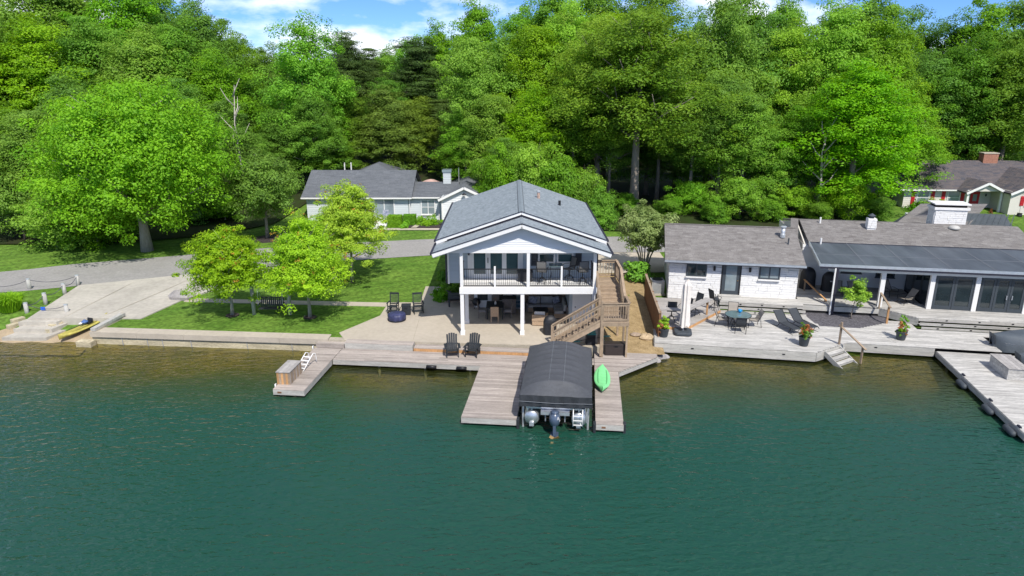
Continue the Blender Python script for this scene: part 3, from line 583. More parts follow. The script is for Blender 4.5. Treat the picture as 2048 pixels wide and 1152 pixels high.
def clap(parent, a, b_, z0, z1, out, m, ex=.16, top=None, name='clapboard'):
    """lap siding from point a to b (x,y) ; out = outward unit (x,y) ; top(s) gives wall top height along it"""
    a, b_ = Vector(a), Vector(b_); L_ = (b_-a).length; d = (b_-a)/L_; o2 = Vector(out); z = z0; res = []
    while z < z1-.03:
        zt = min(z1, z+ex); s0, s1 = 0, L_
        if top:
            ok = [s for s in [i*L_/200 for i in range(201)] if top(s) > z+.05]
            if not ok: break
            s0, s1 = ok[0], ok[-1]
        p, q = a+d*s0, a+d*s1; v = []
        for e, zz in ((.026, z), (.004, zt), (-.01, zt), (-.01, z)):
            for r in (p, q): v.append((r.x+o2.x*e, r.y+o2.y*e, zz))
        mb = MB().add(v, [(0, 1, 3, 2), (2, 3, 5, 4), (4, 5, 7, 6), (6, 7, 1, 0), (0, 2, 4, 6), (1, 7, 5, 3)])
        res.append(mb.build(name, m, parent)); z += ex
    return res
def stones(parent, x0, x1, z0, z1, y, out, m, hmin, hmax, lmin, lmax, name='stone', holes=(), seed=3, axis='x', proud=(.01, .06)):
    """coursed stones on a wall plane; every stone its own piece"""
    rnd = random.Random(seed); z = z0
    while z < z1-.02:
        hh = min(rnd.uniform(hmin, hmax), z1-z); x = x0-rnd.random()*lmin
        while x < x1:
            l = rnd.uniform(lmin, lmax); a, c = max(x0, x), min(x1, x+l-.012); x += l
            segs = [(a, c)]
            for (h0, h1, k0, k1) in holes:
                if z+hh > k0+.01 and z < k1-.01:
                    segs = [s for (p, q) in segs for s in ((p, min(q, h0)), (max(p, h1), q)) if s[1]-s[0] > .03]
            for (p, q) in segs:
                if q-p < .03: continue
                pr = rnd.uniform(*proud)
                if axis == 'x': piece(name, parent, m, ((p+q)/2, y+out*pr/2, z+hh/2), (q-p, .08+pr, hh-.012), (rnd.uniform(-.012, .012), 0, rnd.uniform(-.008, .008)))
                else: piece(name, parent, m, (y+out*pr/2, (p+q)/2, z+hh/2), (.08+pr, q-p, hh-.012))
        z += hh
def window(parent, x0, x1, z0, z1, y, frame='white_paint', pane='pane_teal', fw=.09, mull=0, bars=0, name='window', sill=True, out=-1):
    """framed window in a wall that faces -y (local)"""
    w = MB(); w.box(x0-fw, x0, y+out*.05, y+.02, z0-fw, z1+fw); w.box(x1, x1+fw, y+out*.05, y+.02, z0-fw, z1+fw); w.box(x0, x1, y+out*.05, y+.02, z1, z1+fw); w.box(x0, x1, y+out*.05, y+.02, z0-fw, z0)
    for i in range(mull): xm = x0+(x1-x0)*(i+1)/(mull+1); w.box(xm-.035, xm+.035, y+out*.045, y+.01, z0, z1)
    for i in range(bars): zm = z0+(z1-z0)*(i+1)/(bars+1); w.box(x0, x1, y+out*.035, y+.005, zm-.025, zm+.025)
    o = w.build(name, frame, parent)
    for i in range(mull+1):
        a = x0+(x1-x0)*i/(mull+1); c = x0+(x1-x0)*(i+1)/(mull+1); MB().box(a+.002, c-.002, y+out*.012, y+.012, z0+.002, z1-.002).build('pane', pane, o)
    if sill: MB().box(x0-fw-.04, x1+fw+.04, y+out*.1, y+.02, z0-fw-.05, z0-fw-.003).build('sill', frame, o)
    return o
def roof_slab(parent, pts, th, m, name='roof'):
    return MB().plate(pts, (0, 0, -th)).build(name, m, parent)

H = thing('lake_house', 'two-storey pale blue gabled house with white balcony and blue grey shingle roof', 'house', (.53, 37.3, .75))
hw = 4.83; sl_ = .342
# walls
def hbox(nm, m, *a): return MB().box(*a).build(nm, m, H)
wl = hbox('upper_wall', 'blue_siding', -4.2, 4.3, 1.95, 13.5, 2.48, 5.2)
clap(wl, (-4.22, 1.94), (-3.1, 1.94), 2.5, 4.95, (0, -1), 'blue_siding')
clap(wl, (-3.1, 1.94), (4.3, 1.94), 2.85, 5.1, (0, -1), 'blue_siding')
clap(wl, (-4.21, 13.4), (-4.21, 1.94), 2.5, 5.1, (-1, 0), 'blue_siding')
clap(wl, (4.31, 1.94), (4.31, 13.4), 2.5, 5.1, (1, 0), 'blue_siding')
hbox('corner_trim', 'white_paint', -4.27, -4.17, 1.87, 2.0, 2.45, 5.1); hbox('corner_trim', 'white_paint', 4.25, 4.36, 1.87, 2.0, 2.45, 5.1)
hbox('downspout', 'dark_trim', -4.4, -4.31, 1.98, 2.08, 2.46, 5.0); hbox('downspout', 'dark_trim', 4.38, 4.46, 1.98, 2.08, 2.46, 5.0)
MB().prism([(-4.2, 1.95), (4.3, 1.95), (4.3, 13.5), (-4.2, 13.5)], 5.2, 5.21).build('ceiling', 'white_paint', H)
for yy in (1.95, 13.45): MB().plate([(-4.2, yy, 5.2), (4.3, yy, 5.2), (.05, yy, 6.62)], (0, .05, 0)).build('gable_wall', 'blue_siding', H)
low = hbox('lower_wall', 'mortar', -3.7, 4.25, 5.0, 13.4, -.3, 2.47)
stones(low, -3.72, -1.48-.53-.9, .0, 2.45, 4.98, -1, 'fieldstone', .08, .15, .12, .3, seed=4)
stones(low, .22, 2.9, .0, 2.45, 4.98, -1, 'fieldstone', .13, .22, .25, .5, seed=9)
stones(low, 5.0, 13.4, .0, 2.4, -3.74, -1, 'fieldstone', .3, .42, .6, 1.1, seed=6, axis='y')
cl = hbox('closet_wall', 'cottage_siding', 2.87, 4.2, 2.0, 5.0, 0, 2.46)
clap(cl, (2.87, 1.99), (4.2, 1.99), .02, 2.44, (0, -1), 'blue_siding'); clap(cl, (2.86, 4.95), (2.86, 2.0), .02, 2.44, (-1, 0), 'blue_siding')
dr_ = MB().box(3.12, 4.02, 1.9, 1.97, .04, 2.1).build('door', 'white_paint', H); MB().lathe([(.03, 0), (.035, .05), (.01, .06)], 8, (3.2, 1.86, 1.0)).build('handle', 'dark_metal', dr_)
for a in ((3.03, 3.12), (4.02, 4.11)): hbox('door_trim', 'white_paint', a[0], a[1], 1.9, 1.98, .02, 2.2)
# balcony slab, fascia, deck boards
hbox('balcony_slab', 'white_paint', -3.42, 4.17, .02, 5.0, 2.5, 2.77)
fb = hbox('balcony_fascia', 'white_paint', -3.45, 4.2, -.09, .015, 2.44, 2.8)
for i in range(14): piece('deck_board', H, 'white_paint', (.375, .07+i*.136, 2.792), (7.5, .128, .035))
for i in range(17): piece('soffit_board', H, 'white_paint', (-.25, .15+i*.285, 2.49), (6.1, .275, .02))
# posts
for x in (-3.32, .37, 4.05): hbox('upper_post', 'white_paint', x-.085, x+.085, -.04, .13, 2.8, 4.8)
for x in (-3.32, .05, 4.05):
    o = hbox('lower_post', 'white_paint', x-.1, x+.1, -.05, .15, 0, 2.45); MB().box(x-.13, x+.13, -.08, .18, 0, .22).build('post_base', 'white_paint', o)
for x in (-3.2, .1):
    o = hbox('lower_post', 'white_paint', x-.11, x+.11, 1.85, 2.05, 0, 2.45); MB().box(x-.14, x+.14, 1.82, 2.08, 0, .2).build('post_base', 'white_paint', o)
# railing, four bays
xs_ = [-3.235, -1.48, .285, 2.22, 3.965]
for k in range(4):
    x0, x1 = xs_[k]+(.0 if k in (0,) else .05), xs_[k+1]-.05
    if k == 2: x0 = .455
    rl = MB().box(x0, x1, .02, .07, 3.82, 3.87).box(x0, x1, .025, .065, 2.88, 2.92).build('balcony_railing', 'black_paint', H)
    nb = int((x1-x0)/.115)
    for i in range(nb): piece('baluster', rl, 'black_paint', (x0+(i+.5)*(x1-x0)/nb, .045, 3.37), (.02, .02, .9))
for x in (-1.48, 2.22): hbox('railing_post', 'white_paint', x-.05, x+.05, -.01, .09, 2.8, 4.0)
for xx in (-3.32, 4.05):
    rl = MB().box(xx-.025, xx+.025, .14, 1.85, 3.82, 3.87).box(xx-.02, xx+.02, .14, 1.85, 2.88, 2.92).build('balcony_railing', 'black_paint', H)
    for i in range(14): piece('baluster', rl, 'black_paint', (xx, .2+i*.12, 3.37), (.02, .02, .9))
# french doors and windows of the upper floor
hbox('door_surround', 'white_paint', -3.1, .1, 1.85, 1.93, 2.8, 4.95)
for x0, x1 in ((-2.73, -2.06), (-1.77, -1.11), (-.85, -.2)):
    d = MB().box(x0-.12, x1+.12, 1.8, 1.86, 2.82, 4.85).build('balcony_door', 'white_paint', H)
    MB().box(x0, x1, 1.785, 1.799, 3.08, 4.68).build('pane', 'pane_teal', d)
o = hbox('door_handle', 'dark_metal', -1.94, -1.9, 1.74, 1.8, 3.75, 4.05)
for x0, x1 in ((1.07, 1.87), (2.14, 2.92)): window(H, x0, x1, 3.79, 4.72, 1.9, bars=1)
for x in (.58, 3.13): 
    s = hbox('shutter', 'shutter_grey', x, x+.36, 1.84, 1.9, 3.55, 4.85)
    for i in range(11): piece('louvre', s, 'shutter_grey', (x+.18, 1.835, 3.66+i*.108), (.28, .02, .085), (.4, 0, 0))
hbox('beam', 'white_paint', -4.12, 4.22, -.05, .13, 4.78, 5.0)
# lower doors, dim bar recess painted as a flat dark panel
hbox('door_surround', 'white_paint', -2.92, -.9, 4.86, 4.97, 0, 2.4)
for x0, x1 in ((-2.71, -2.06), (-1.73, -1.1)):
    d = MB().box(x0-.13, x1+.13, 4.8, 4.87, .02, 2.2).build('patio_door', 'white_paint', H); MB().box(x0, x1, 4.785, 4.799, .5, 2.05).build('pane', 'pane_dark', d)
hbox('bar_dark_panel', 'pane_dark', -.8, .12, 4.88, 4.96, 1.05, 2.35); hbox('bar_counter', 'white_paint', -.88, .18, 4.55, 4.97, .02, 1.02); 
# gable siding over the balcony (white and pale boards)
ga = MB().plate([(-4.0, .03, 5.0), (4.1, .03, 5.0), (.05, .03, 6.3)], (0, .06, 0)).build('gable', 'white_siding', H)
clap(ga, (-4.05, .02), (4.15, .02), 5.0, 6.4, (0, -1), 'white_siding', ex=.13, top=lambda s: 5.0+(4.1-abs(s-4.1))*.337-.12)
# roofs: main
y0, y1 = 1.42, 13.75; zr, ze = 6.8, 6.8-hw*sl_
for s in (-1, 1):
    r = roof_slab(H, [(0, y0, zr), (s*hw, y0, ze), (s*hw, y1, ze), (0, y1, zr)], .1, 'dark_trim', 'roof')
    shingles(r, (s*hw, y0, ze), (0, y1-y0, 0), (-s*hw, 0, zr-ze), 'blue_shingle', .14, .33)
    MB().bar((0, y0-.03, zr-.1), (s*(hw-.0), y0-.03, ze-.1), .05, .2, (0, 0, 1)).build('rake_board', 'white_paint', H)
    MB().bar((0, y0-.045, zr+.012), (s*(hw+.03), y0-.045, ze+.012), .08, .035).build('drip_edge', 'dark_trim', H)
    MB().bar((0, y1+.03, zr-.1), (s*hw, y1+.03, ze-.1), .05, .2).build('rake_board', 'white_paint', H)
    MB().bar((s*(hw+.06), y0-.04, ze-.03), (s*(hw+.06), y1, ze-.03), .12, .12).build('gutter', 'dark_trim', H)
    MB().box(min(s*hw, s*(hw-.62)), max(s*hw, s*(hw-.62)), y0-.02, 1.95, ze-.3, ze-.1).build('eave_return', 'white_paint', H)
    # ridge caps
    for i in range(42): piece('ridge_cap', H, 'blue_shingle', (s*.085, y0+.15+i*.293, zr-.012), (.2, .28, .03), (0.02, s*math.atan(sl_), 0))
    # porch roof, lower and in front
    pz, pe, f0, f1 = 6.5, 6.5-4.86*.337, -.45, 1.9
    r = roof_slab(H, [(0, f0, pz), (s*4.86, f0, pe), (s*4.86, f1, pe), (0, f1, pz)], .1, 'dark_trim', 'porch_roof')
    shingles(r, (s*4.86, f0, pe), (0, f1-f0, 0), (-s*4.86, 0, pz-pe), 'blue_shingle', .14, .33)
    MB().bar((0, f0-.03, pz-.115), (s*4.86, f0-.03, pe-.115), .05, .23).build('rake_board', 'white_paint', H)
    MB().bar((0, f0-.045, pz+.012), (s*4.9, f0-.045, pe+.012), .08, .035).build('drip_edge', 'dark_trim', H)
    MB().bar((s*4.92, f0-.04, pe-.03), (s*4.92, f1, pe-.03), .12, .12).build('gutter', 'dark_trim', H)
    MB().plate([(0, f0, pz-.24), (s*4.8, f0, pe-.24), (s*4.8, .03, pe-.24), (0, .03, pz-.24)], (0, 0, -.02)).build('soffit', 'white_paint', H)
    MB().bar((0, y0-.03, pz+.07), (s*4.2, y0-.03, pz+.07-4.2*.34), .05, .13).build('flashing', 'dark_trim', H)
hbox('porch_ceiling', 'white_paint', -4.1, 4.2, .13, 1.9, 4.95, 4.99)
for s in (-1, 1): MB().bar((s*.17, y0, zr-.03), (s*.17, y1, zr-.03), .02, .04).build('ridge_line', 'dark_trim', H)
# roof vents
def on_slope(px, py, s):
    r0 = ray(px, py); n = Vector((s*sl_, 0, 1)); p0 = Vector((.53, 37.3, .75+zr)); o = Vector((0, 0, CAMZ)); t = (p0-o).dot(n)/r0.dot(n); return o+r0*t-Vector((.53, 37.3, .75))
q = on_slope(1077, 397, 1); v = MB().tube([q-Vector((0, 0, .1)), q+Vector((0, 0, .42))], .1, 12).build('vent_pipe', 'rust_pipe', H); MB().lathe([(.15, .42), (.15, .5), (.02, .55)], 12, q).build('cap', 'galvanised', v)
q = on_slope(1119, 411, 1); MB().tube([q-Vector((0, 0, .1)), q+Vector((0, 0, .32))], .085, 10).build('vent_pipe', 'black_paint', H)
# outdoor wall light by the doors
MB().lathe([(.05, 0), (.07, .1), (.05, .22)], 8, (-3.02, 1.78, 4.2)).build('wall_lamp', 'black_paint', H)

# ================================================================ TIMBER STAIR AT THE HOUSE SIDE
ST = thing('timber_stair', 'weathered timber stair with landing rising along the house to the balcony', 'staircase', (5.4, 35, .42))
# local frame: world minus (5.4,35,.42).  upper landing z 3.13, middle landing z 2.03
LZ, UZ = 2.03, 3.1
lx0, lx1, ly0, ly1 = -.66, .75, -.28, 1.0
for x in (lx0+.06, lx1-.06):
    for yv in (ly0+.06, ly1-.1):
        zb = 0 if yv < .3 else -.1
        if x < 0 and yv > .3: zb = .33
        piece('post', ST, 'stair_wood', (x, yv, (zb+LZ+1.05)/2), (.1, .1, LZ+1.05-zb))
for i in range(9): piece('landing_board', ST, 'stair_wood', ((lx0+lx1)/2, ly0+.07+i*.142, LZ-.02), (lx1-lx0, .135, .04))
for yv in (ly0, ly1): piece('rim_joist', ST, 'stair_wood', ((lx0+lx1)/2, yv, LZ-.15), (lx1-lx0+.04, .05, .22))
for x in (lx0, lx1): piece('rim_joist', ST, 'stair_wood', (x, (ly0+ly1)/2, LZ-.15), (.05, ly1-ly0-.06, .22))
def rail(p, q, hh=1.0, n=10, w=.14, bal='stair_wood'):
    p, q = Vector(p), Vector(q); up = Vector((0, 0, 1)); r = pbar('handrail', ST, 'stair_wood', p+up*hh, q+up*hh, w, .04); pbar('lower_rail', ST, 'stair_wood', p+up*(hh-.1), q+up*(hh-.1), .04, .09); pbar('lower_rail', ST, 'stair_wood', p+up*.1, q+up*.1, .04, .09)
    for i in range(n): c = p+(q-p)*((i+.5)/n); piece('baluster', ST, bal, c+up*(hh/2), (.035, .035, hh-.16))
rail((lx0, ly0, LZ), (lx1, ly0, LZ), n=11); rail((lx1, ly0+.05, LZ), (lx1, ly1, LZ), n=8)
# upper flight: six treads going back to the upper landing beside the balcony
nst = 6
for i in range(nst):
    z = LZ+(i+1)*(UZ-LZ)/(nst+1); yv = ly1+.02+i*.3
    piece('tread', ST, 'stair_wood', (-.02, yv+.16, z-.02), (1.28, .31, .04)); piece('riser', ST, 'stair_wood', (-.02, yv+.015, z-.1), (1.24, .02, .14))
ye = ly1+nst*.3
for x in (lx0, lx1-.1): pbar('stringer', ST, 'stair_wood', (x, ly1, LZ-.1), (x, ye+.02, UZ-.16), .05, .26)
for i in range(12): piece('landing_board', ST, 'stair_wood', (-.02, ye+.09+i*.142, UZ-.02), (1.36, .135, .04))
yb = ye+1.75
for x in (lx0, lx1-.08):
    for yv in (ye+.05, yb): piece('post', ST, 'stair_wood', (x, yv, UZ/2+.55), (.1, .1, UZ+1.0))
rail((lx1-.05, ly1, LZ), (lx1-.05, ye, UZ), n=12); rail((lx1-.05, ye, UZ), (lx1-.05, yb, UZ), n=12); rail((lx0, ly1, LZ), (lx0, ye, UZ), n=8); rail((lx0, yb, UZ), (lx1-.05, yb, UZ), n=8)
piece('rim_joist', ST, 'stair_wood', (-.02, ye-.0, UZ-.16), (1.36, .05, .24))
# lower flight: goes left, down to the patio
nl = 9; z0_ = .35; run = .285
for i in range(nl):
    z = LZ-(i+1)*(LZ-z0_)/(nl+1); x = lx0-.02-i*run
    piece('tread', ST, 'stair_wood', (x-.15, (ly0+ly1)/2-.04, z-.02), (.3, 1.1, .04))
xe = lx0-nl*run
for yv in (ly0+.06, ly1-.2): pbar('stringer', ST, 'stair_wood', (lx0, yv, LZ-.12), (xe-.1, yv, z0_+.02), .05, .26)
for yv in (ly0+.02, ly1-.16):
    rail((lx0, yv, LZ+.02), (xe, yv, z0_+.14), .95, 15); piece('post', ST, 'stair_wood', (xe, yv, .85), (.1, .1, 1.15))
    piece('post', ST, 'stair_wood', (lx0-.02, yv, LZ/2+.6), (.1, .1, LZ+1.05))

# ================================================================ BOAT DOCK
DZ = .42
DO = thing('boat_dock', 'weathered timber boat dock with walkway and three piers before the house', 'dock', (0, 30, 0), DKR)
rb = random.Random(3)
def planks_x(u0, u1, v0, v1, w=.142, clip=None, joints=True, parent=None, m='dock_wood', z=DZ):   # boards run along u
    n = max(1, round((v1-v0)/w)); w = (v1-v0)/n
    for i in range(n):
        v = v0+(i+.5)*w; a, c = (u0, u1) if clip is None else clip(v)
        if c-a < .1: continue
        cuts = [a]
        if joints and c-a > 4:
            x = a+rb.uniform(1.4, 3.6)
            while x < c-1: cuts.append(x); x += rb.uniform(3, 3.7)
        cuts.append(c)
        for p, q in zip(cuts, cuts[1:]): piece('plank', parent or DO, m, ((p+q)/2, v, z-.019+rb.uniform(-.003, .003)), (q-p-.006, w-.009, .038))
planks_x(-11.52, -9.96, -.42, 5.0); planks_x(-9.93, .38, 3.46, 5.02); planks_x(-2.02, .44, -2.3, 3.42); planks_x(3.88, 5.09, -2.33, 3.4)
planks_x(.4, 3.86, 4.2, 5.02); planks_x(3.86, 7.2, 3.43, 6.0, clip=lambda v: (3.88, min(7.25, 5.1+(v-3.43)*.97+.05)))
def skirt(p, q, zt=DZ-.042, hh=.25, m='dock_side', par=None): pbar('fascia_board', par or DO, m, (*p, zt-hh/2), (*q, zt-hh/2), .04, hh)
for p, q in (((-11.52, -.4), (-9.96, -.4)), ((-9.98, -.38), (-9.98, 3.4)), ((-11.5, -.38), (-11.5, 5)), ((-9.95, 3.48), (-2.04, 3.48)), ((-2.02, -2.28), (.44, -2.28)), ((-2.0, -2.26), (-2.0, 3.4)), ((.42, -2.26), (.42, 4.2)), ((3.88, -2.31), (5.09, -2.31)), ((5.07, -2.29), (5.07, 3.4)), ((3.9, -2.29), (3.9, 4.2)), ((5.12, 3.42), (7.3, 5.72))): skirt(p, q)
for u, v in ((-11.3, -.1), (-10.2, -.1), (-11.3, 2.5), (-10.2, 2.5), (-7.5, 3.7), (-5, 3.7), (-2.6, 3.7), (-1.8, -2), (.2, -2), (-1.8, .8), (.2, .8), (4.1, -2), (4.85, -2), (4.1, .8), (4.85, .8)):
    MB().tube([(u, v, -2.5), (u, v, DZ-.06)], .07, 8).build('pile', 'post_wood', DO)
for u, v in ((.5, -2.2), (3.84, -2.25), (5.13, -2.15), ): MB().cbox((u, v, .2), (.13, .3, .5)).build('bumper', 'black_wood', DO, bevel=.03)
for u in (-4.6, -3.0): 
    f = MB().tube([(u-.26, 3.39, .24), (u+.26, 3.39, .24)], .1, 10).build('fender', 'black_paint', DO, True)
for p, q in (((-11.3, -.43), (-11.1, -.43)), ((4.15, -2.34), (4.32, -2.34))): MB().box(p[0], q[0], p[1]-.005, p[1]+.01, .22, .3).build('number_plate', 'brown_wood', DO)
# step boxes along the patio edge
def stepbox(lb, u0, u1, v0, v1, z0, z1, mt, mf):
    t = thing('step_box', lb, 'step', DK((u0+u1)/2, (v0+v1)/2, z0), DKR); w, d, hh = u1-u0, v1-v0, z1-z0
    MB().box(-w/2, w/2, -d/2+.02, d/2, 0, hh-.042).build('box_frame', mf, t)
    for i in range(3): piece('plank', t, mt, (0, -d/2+d*(i+.5)/3, hh-.02), (w, d/3-.008, .04))
    piece('front_board', t, mf, (0, -d/2+.005, (hh-.045)/2), (w, .03, hh-.05))
stepbox('long grey box step between dock walkway and concrete patio', -9.8, -5.98, 5.03, 5.55, DZ, DZ+.36, 'dock_wood', 'dock_side')
stepbox('short low box step at the head of the left pier', -11.45, -9.85, 5.03, 5.5, DZ, DZ+.22, 'dock_wood', 'dock_wood')
stepbox('long step with orange cedar front behind the two black chairs', -5.93, 1.3, 5.03, 5.6, DZ, DZ+.2, 'dock_wood', 'cedar')
# ================================================================ THINGS ON DOCK AND PATIO
def adirondack(lb, loc, rz, group):
    t = thing('adirondack_chair', lb, 'chair', loc, rz, group); m = 'black_wood'
    for i in range(5): piece('seat_slat', t, m, (0, -.3+i*.11, .38-.028*i), (.54, .1, .022), (-.25, 0, 0))
    for i, hh in enumerate((.78, .84, .86, .84, .78)):
        x = (i-2)*.108; p = Vector((x, .2, .27)); pbar('back_slat', t, m, p, p+Vector((x*.12, .3, hh)), .1, .02)
    for s in (-1, 1):
        MB().box(s*.36-.07, s*.36+.07, -.38, .36, .54, .565).build('armrest', m, t, bevel=.01)
        piece('leg', t, m, (s*.31, -.3, .27), (.035, .1, .54)); pbar('leg', t, m, (s*.29, -.32, .34), (s*.29, .55, .04), .035, .12); piece('leg', t, m, (s*.33, .28, .3), (.03, .08, .5))
    piece('back_rail', t, m, (0, .36, .55), (.66, .03, .07)); return t
a1 = adirondack('left black slatted deck chair on the dock walkway', (-3.2, 35.0, DZ), R(8), 'deck chairs on the dock')
copy_thing(a1, (-2.12, 35.02, DZ), R(-14), 'right black slatted deck chair on the dock walkway')
def rocker(lb, loc, rz, group):
    t = thing('rocking_chair', lb, 'chair', loc, rz, group); m = 'black_wood'
    for i in range(6): piece('seat_slat', t, m, (0, -.22+i*.085, .44-.006*i), (.52, .078, .022))
    for i in range(7): x = (i-3)*.07; pbar('back_slat', t, m, (x, .25, .5), (x, .4, 1.1), .03, .018)
    pbar('top_rail', t, m, (-.29, .405, 1.13), (.29, .405, 1.13), .04, .11); pbar('back_rail', t, m, (-.27, .245, .5), (.27, .245, .5), .03, .06)
    for s in (-1, 1):
        pbar('back_post', t, m, (s*.27, .22, .08), (s*.27, .42, 1.18), .045, .045); pbar('leg', t, m, (s*.28, -.25, .08), (s*.28, -.25, .66), .045, .045)
        piece('armrest', t, m, (s*.3, -.02, .67), (.09, .62, .025))
        MB().tube([(s*.28, -.45, .13), (s*.28, -.2, .05), (s*.28, .1, .03), (s*.28, .4, .07), (s*.28, .62, .16)], .028, 6).build('runner', m, t)
    piece('stretcher', t, m, (0, -.25, .22), (.54, .03, .03)); piece('stretcher', t, m, (0, .22, .22), (.54, .03, .03)); return t
r1 = rocker('left black rocking chair on the patio at the lawn edge', (*G(787, 625, .75).xy, .75), R(-6), 'rocking chairs')
copy_thing(r1, (*G(837, 625, .75).xy, .75), R(14), 'right black rocking chair on the patio nearest the house')
t = thing('side_cube', 'black cube side table between the two rocking chairs', 'table', (*G(813, 628, .75).xy, .75), R(5)); MB().box(-.27, .27, -.25, .25, 0, .56).build('body', 'black_wood', t, bevel=.02); MB().box(-.29, .29, -.27, .27, .562, .61).build('lid', 'black_wood', t); piece('handle', t, 'dark_metal', (0, -.262, .46), (.2, .03, .04))
t = thing('fire_pit', 'low round fire pit under a navy cover before the rocking chairs', 'fire pit', (*G(794, 640, .75).xy, .75))
rr_ = random.Random(4); prof = [(.5, 0), (.53, .1), (.54, .3), (.5, .42), (.3, .47), (.02, .49)]
b = MB().lathe(prof, 28)
for i, v in enumerate(b.v): k = 1+.035*math.sin((i % 28)*1.9)+rr_.uniform(-.015, .015); b.v[i] = (v[0]*k, v[1]*k, v[2]*(1+rr_.uniform(-.02, .02)))
b.build('cover', 'cover_navy', t, True); MB().lathe([(.545, .05), (.55, .07), (.545, .09)], 28).build('hem', 'cover_black', t)
# dock box and swim ladder on the left pier
t = thing('dock_box', 'weathered timber storage box with grey lid on the left pier', 'box', DK(-11.2, .85, DZ), DKR)
for i in range(6): piece('side_board', t, 'stair_wood' if i % 2 else 'cedar', (-.28+.112*i, -.7, .31), (.108, .03, .62))
for i in range(12):
    for s in (-1, 1): piece('side_board', t, 'stair_wood' if i % 3 else 'dock_wood', (s*.32, -.65+i*.118, .31), (.03, .113, .62))
MB().box(-.3, .3, -.68, .7, .02, .6).build('body', 'brown_wood', t)
for i in range(4): piece('lid_board', t, 'grey_deck', (-.27+i*.18, 0, .645), (.172, 1.5, .04))
t = thing('swim_ladder', 'white metal swim ladder lying folded on the left pier', 'ladder', DK(-10.95, 2.35, DZ), DKR+R(-12))
for s in (-1, 1): MB().tube([(s*.22, -.6, .02), (s*.22, -.1, .35), (s*.22, .35, .62), (s*.22, .55, .55), (s*.22, .6, .3), (s*.22, .62, .02)], .025, 8).build('side_rail', 'white_paint', t, True)
for i in range(4): piece('rung', t, 'white_paint', (0, -.45+i*.2, .11+i*.125), (.42, .09, .03))
for (u, v) in ((-11.62, 5.05), (-11.56, .05)):
    t = tag(MB().tube([(0, 0, -.15), (0, 0, .12), (.0, -.12, .14), (0, -.14, -.1)], .035, 8).build('dock_hook', 'white_paint', None, True), 'white hook on the ' + ('shore end' if v > 2 else 'outer corner') + ' of the left pier', 'hook'); t.location = DK(u, v, DZ-.05)
# ---- pontoon boat on its lift
PB = thing('pontoon_boat', 'pontoon boat with silver tubes and outboard motor parked under the dark canopy', 'boat', DK(2.13, 0, 0), DKR)
for s in (-1, 1):
    x = s*1.02; b = MB(); b.tube([(x, -2.36, .56), (x, -2.3, .56), (x, 2.4, .56), (x, 2.9, .64), (x, 3.3, .8)], [.29, .33, .33, .22, .05], 20)
    p = b.build('pontoon', 'pontoon_metal', PB, True); MB().box(x-.1, x+.1, -2.42, -2.3, .2, .36).build('transom_fin', 'aluminium', p)
    MB().box(x-.03, x+.03, -2.3, 2.4, .9, 1.0).build('bracket', 'aluminium', p)
MB().box(-1.28, 1.28, -2.3, 3.2, 1.0, 1.08).build('deck', 'aluminium', PB); MB().box(-1.25, 1.25, -1.7, 3.1, 1.085, 1.55).build('fence_panel', 'canopy_side', PB)
MB().box(-.62, .62, -2.55, -2.2, .84, .99).build('motor_pod', 'aluminium', PB)
mo = MB(); mo.grid(lambda u, v: ((lambda w, a: (w*.24*math.cos(a), -2.78+w*.3*math.sin(a), .55+v*.62))((math.sin(min(.999, .18+v*.82)*math.pi)**.45), u*2*math.pi)), 20, 12)
mo.lathe([(.02, 0), (.2, .02), (.1, .06)], 12, (0, -2.78, 1.1))
mt = mo.build('outboard_motor', 'motor_paint', PB, True)
MB().prism([(-.09, -2.66), (.09, -2.66), (.06, -3.02), (-.06, -3.02)], -.1, .6).build('leg', 'motor_paint', mt); MB().box(-.17, .17, -3.02, -2.6, .06, .09).build('cavitation_plate', 'motor_paint', mt)
b = MB().tube([(0, -3.06, -.02), (0, -2.6, -.02)], .06, 10)
for i in range(3): a = i*2.094+.5; b.cbox((.13*math.cos(a), -3.05, -.02+.13*math.sin(a)), (.2, .02, .12), (.5, -a, 0))
b.build('propeller', 'brass', mt)
for i in range(4): piece('decal', mt, 'white_paint', (.13+.02*i, -3.0+.03*i, .93-.06*i), (.012, .05, .14), (0, .5, .6))
b = MB()
for s in (-1, 1): b.tube([(.98+s*.2, -2.42, 1.1), (.98+s*.2, -2.6, .95), (.98+s*.2, -2.6, .38)], .024, 8)
ldd = b.build('boarding_ladder', 'white_paint', PB, True)
for z in (.45, .66, .87): piece('rung', ldd, 'white_paint', (.98, -2.6, z), (.4, .04, .035))
for x in (-.42, .42, 1.36): MB().tube([(x, -2.35, .45), (x, -2.35, .98)], .03, 8).build('stanchion', 'aluminium', PB)
LF = thing('boat_lift', 'dark fabric boat lift canopy with arched ribs between two piers', 'boat canopy', DK(2.13, .0, 0), DKR)
for x in (-1.42, 1.42):
    for yv in (-2.1, 2.6): MB().tube([(x, yv, -2.4), (x, yv, 1.7)], .05, 8).build('lift_post', 'galvanised', LF)
W2, ze_, rise, L0, L1 = 1.56, 1.66, .5, -2.5, 3.35
def can(u, v):
    x = (u*2-1)*W2; yv = L0+(L1-L0)*v; a = 1-abs(u*2-1)**2.2
    k = min(1, max(0, (yv-L0)/.62)); k2 = min(1, max(0, (L1-yv)/.5)); rib = abs(math.sin((yv-L0-.62)/.6*math.pi))
    z = ze_+rise*a*(.12+.88*k)*(.35+.65*k2)+.035*(1-rib)*a*k+.012*math.sin(x*5+yv*3.1)*a*math.sin(yv*7.3+x*2); return (x, yv, z)
cn = MB().grid(can, 28, 120).build('canopy_top', 'canopy_fabric', LF, True)
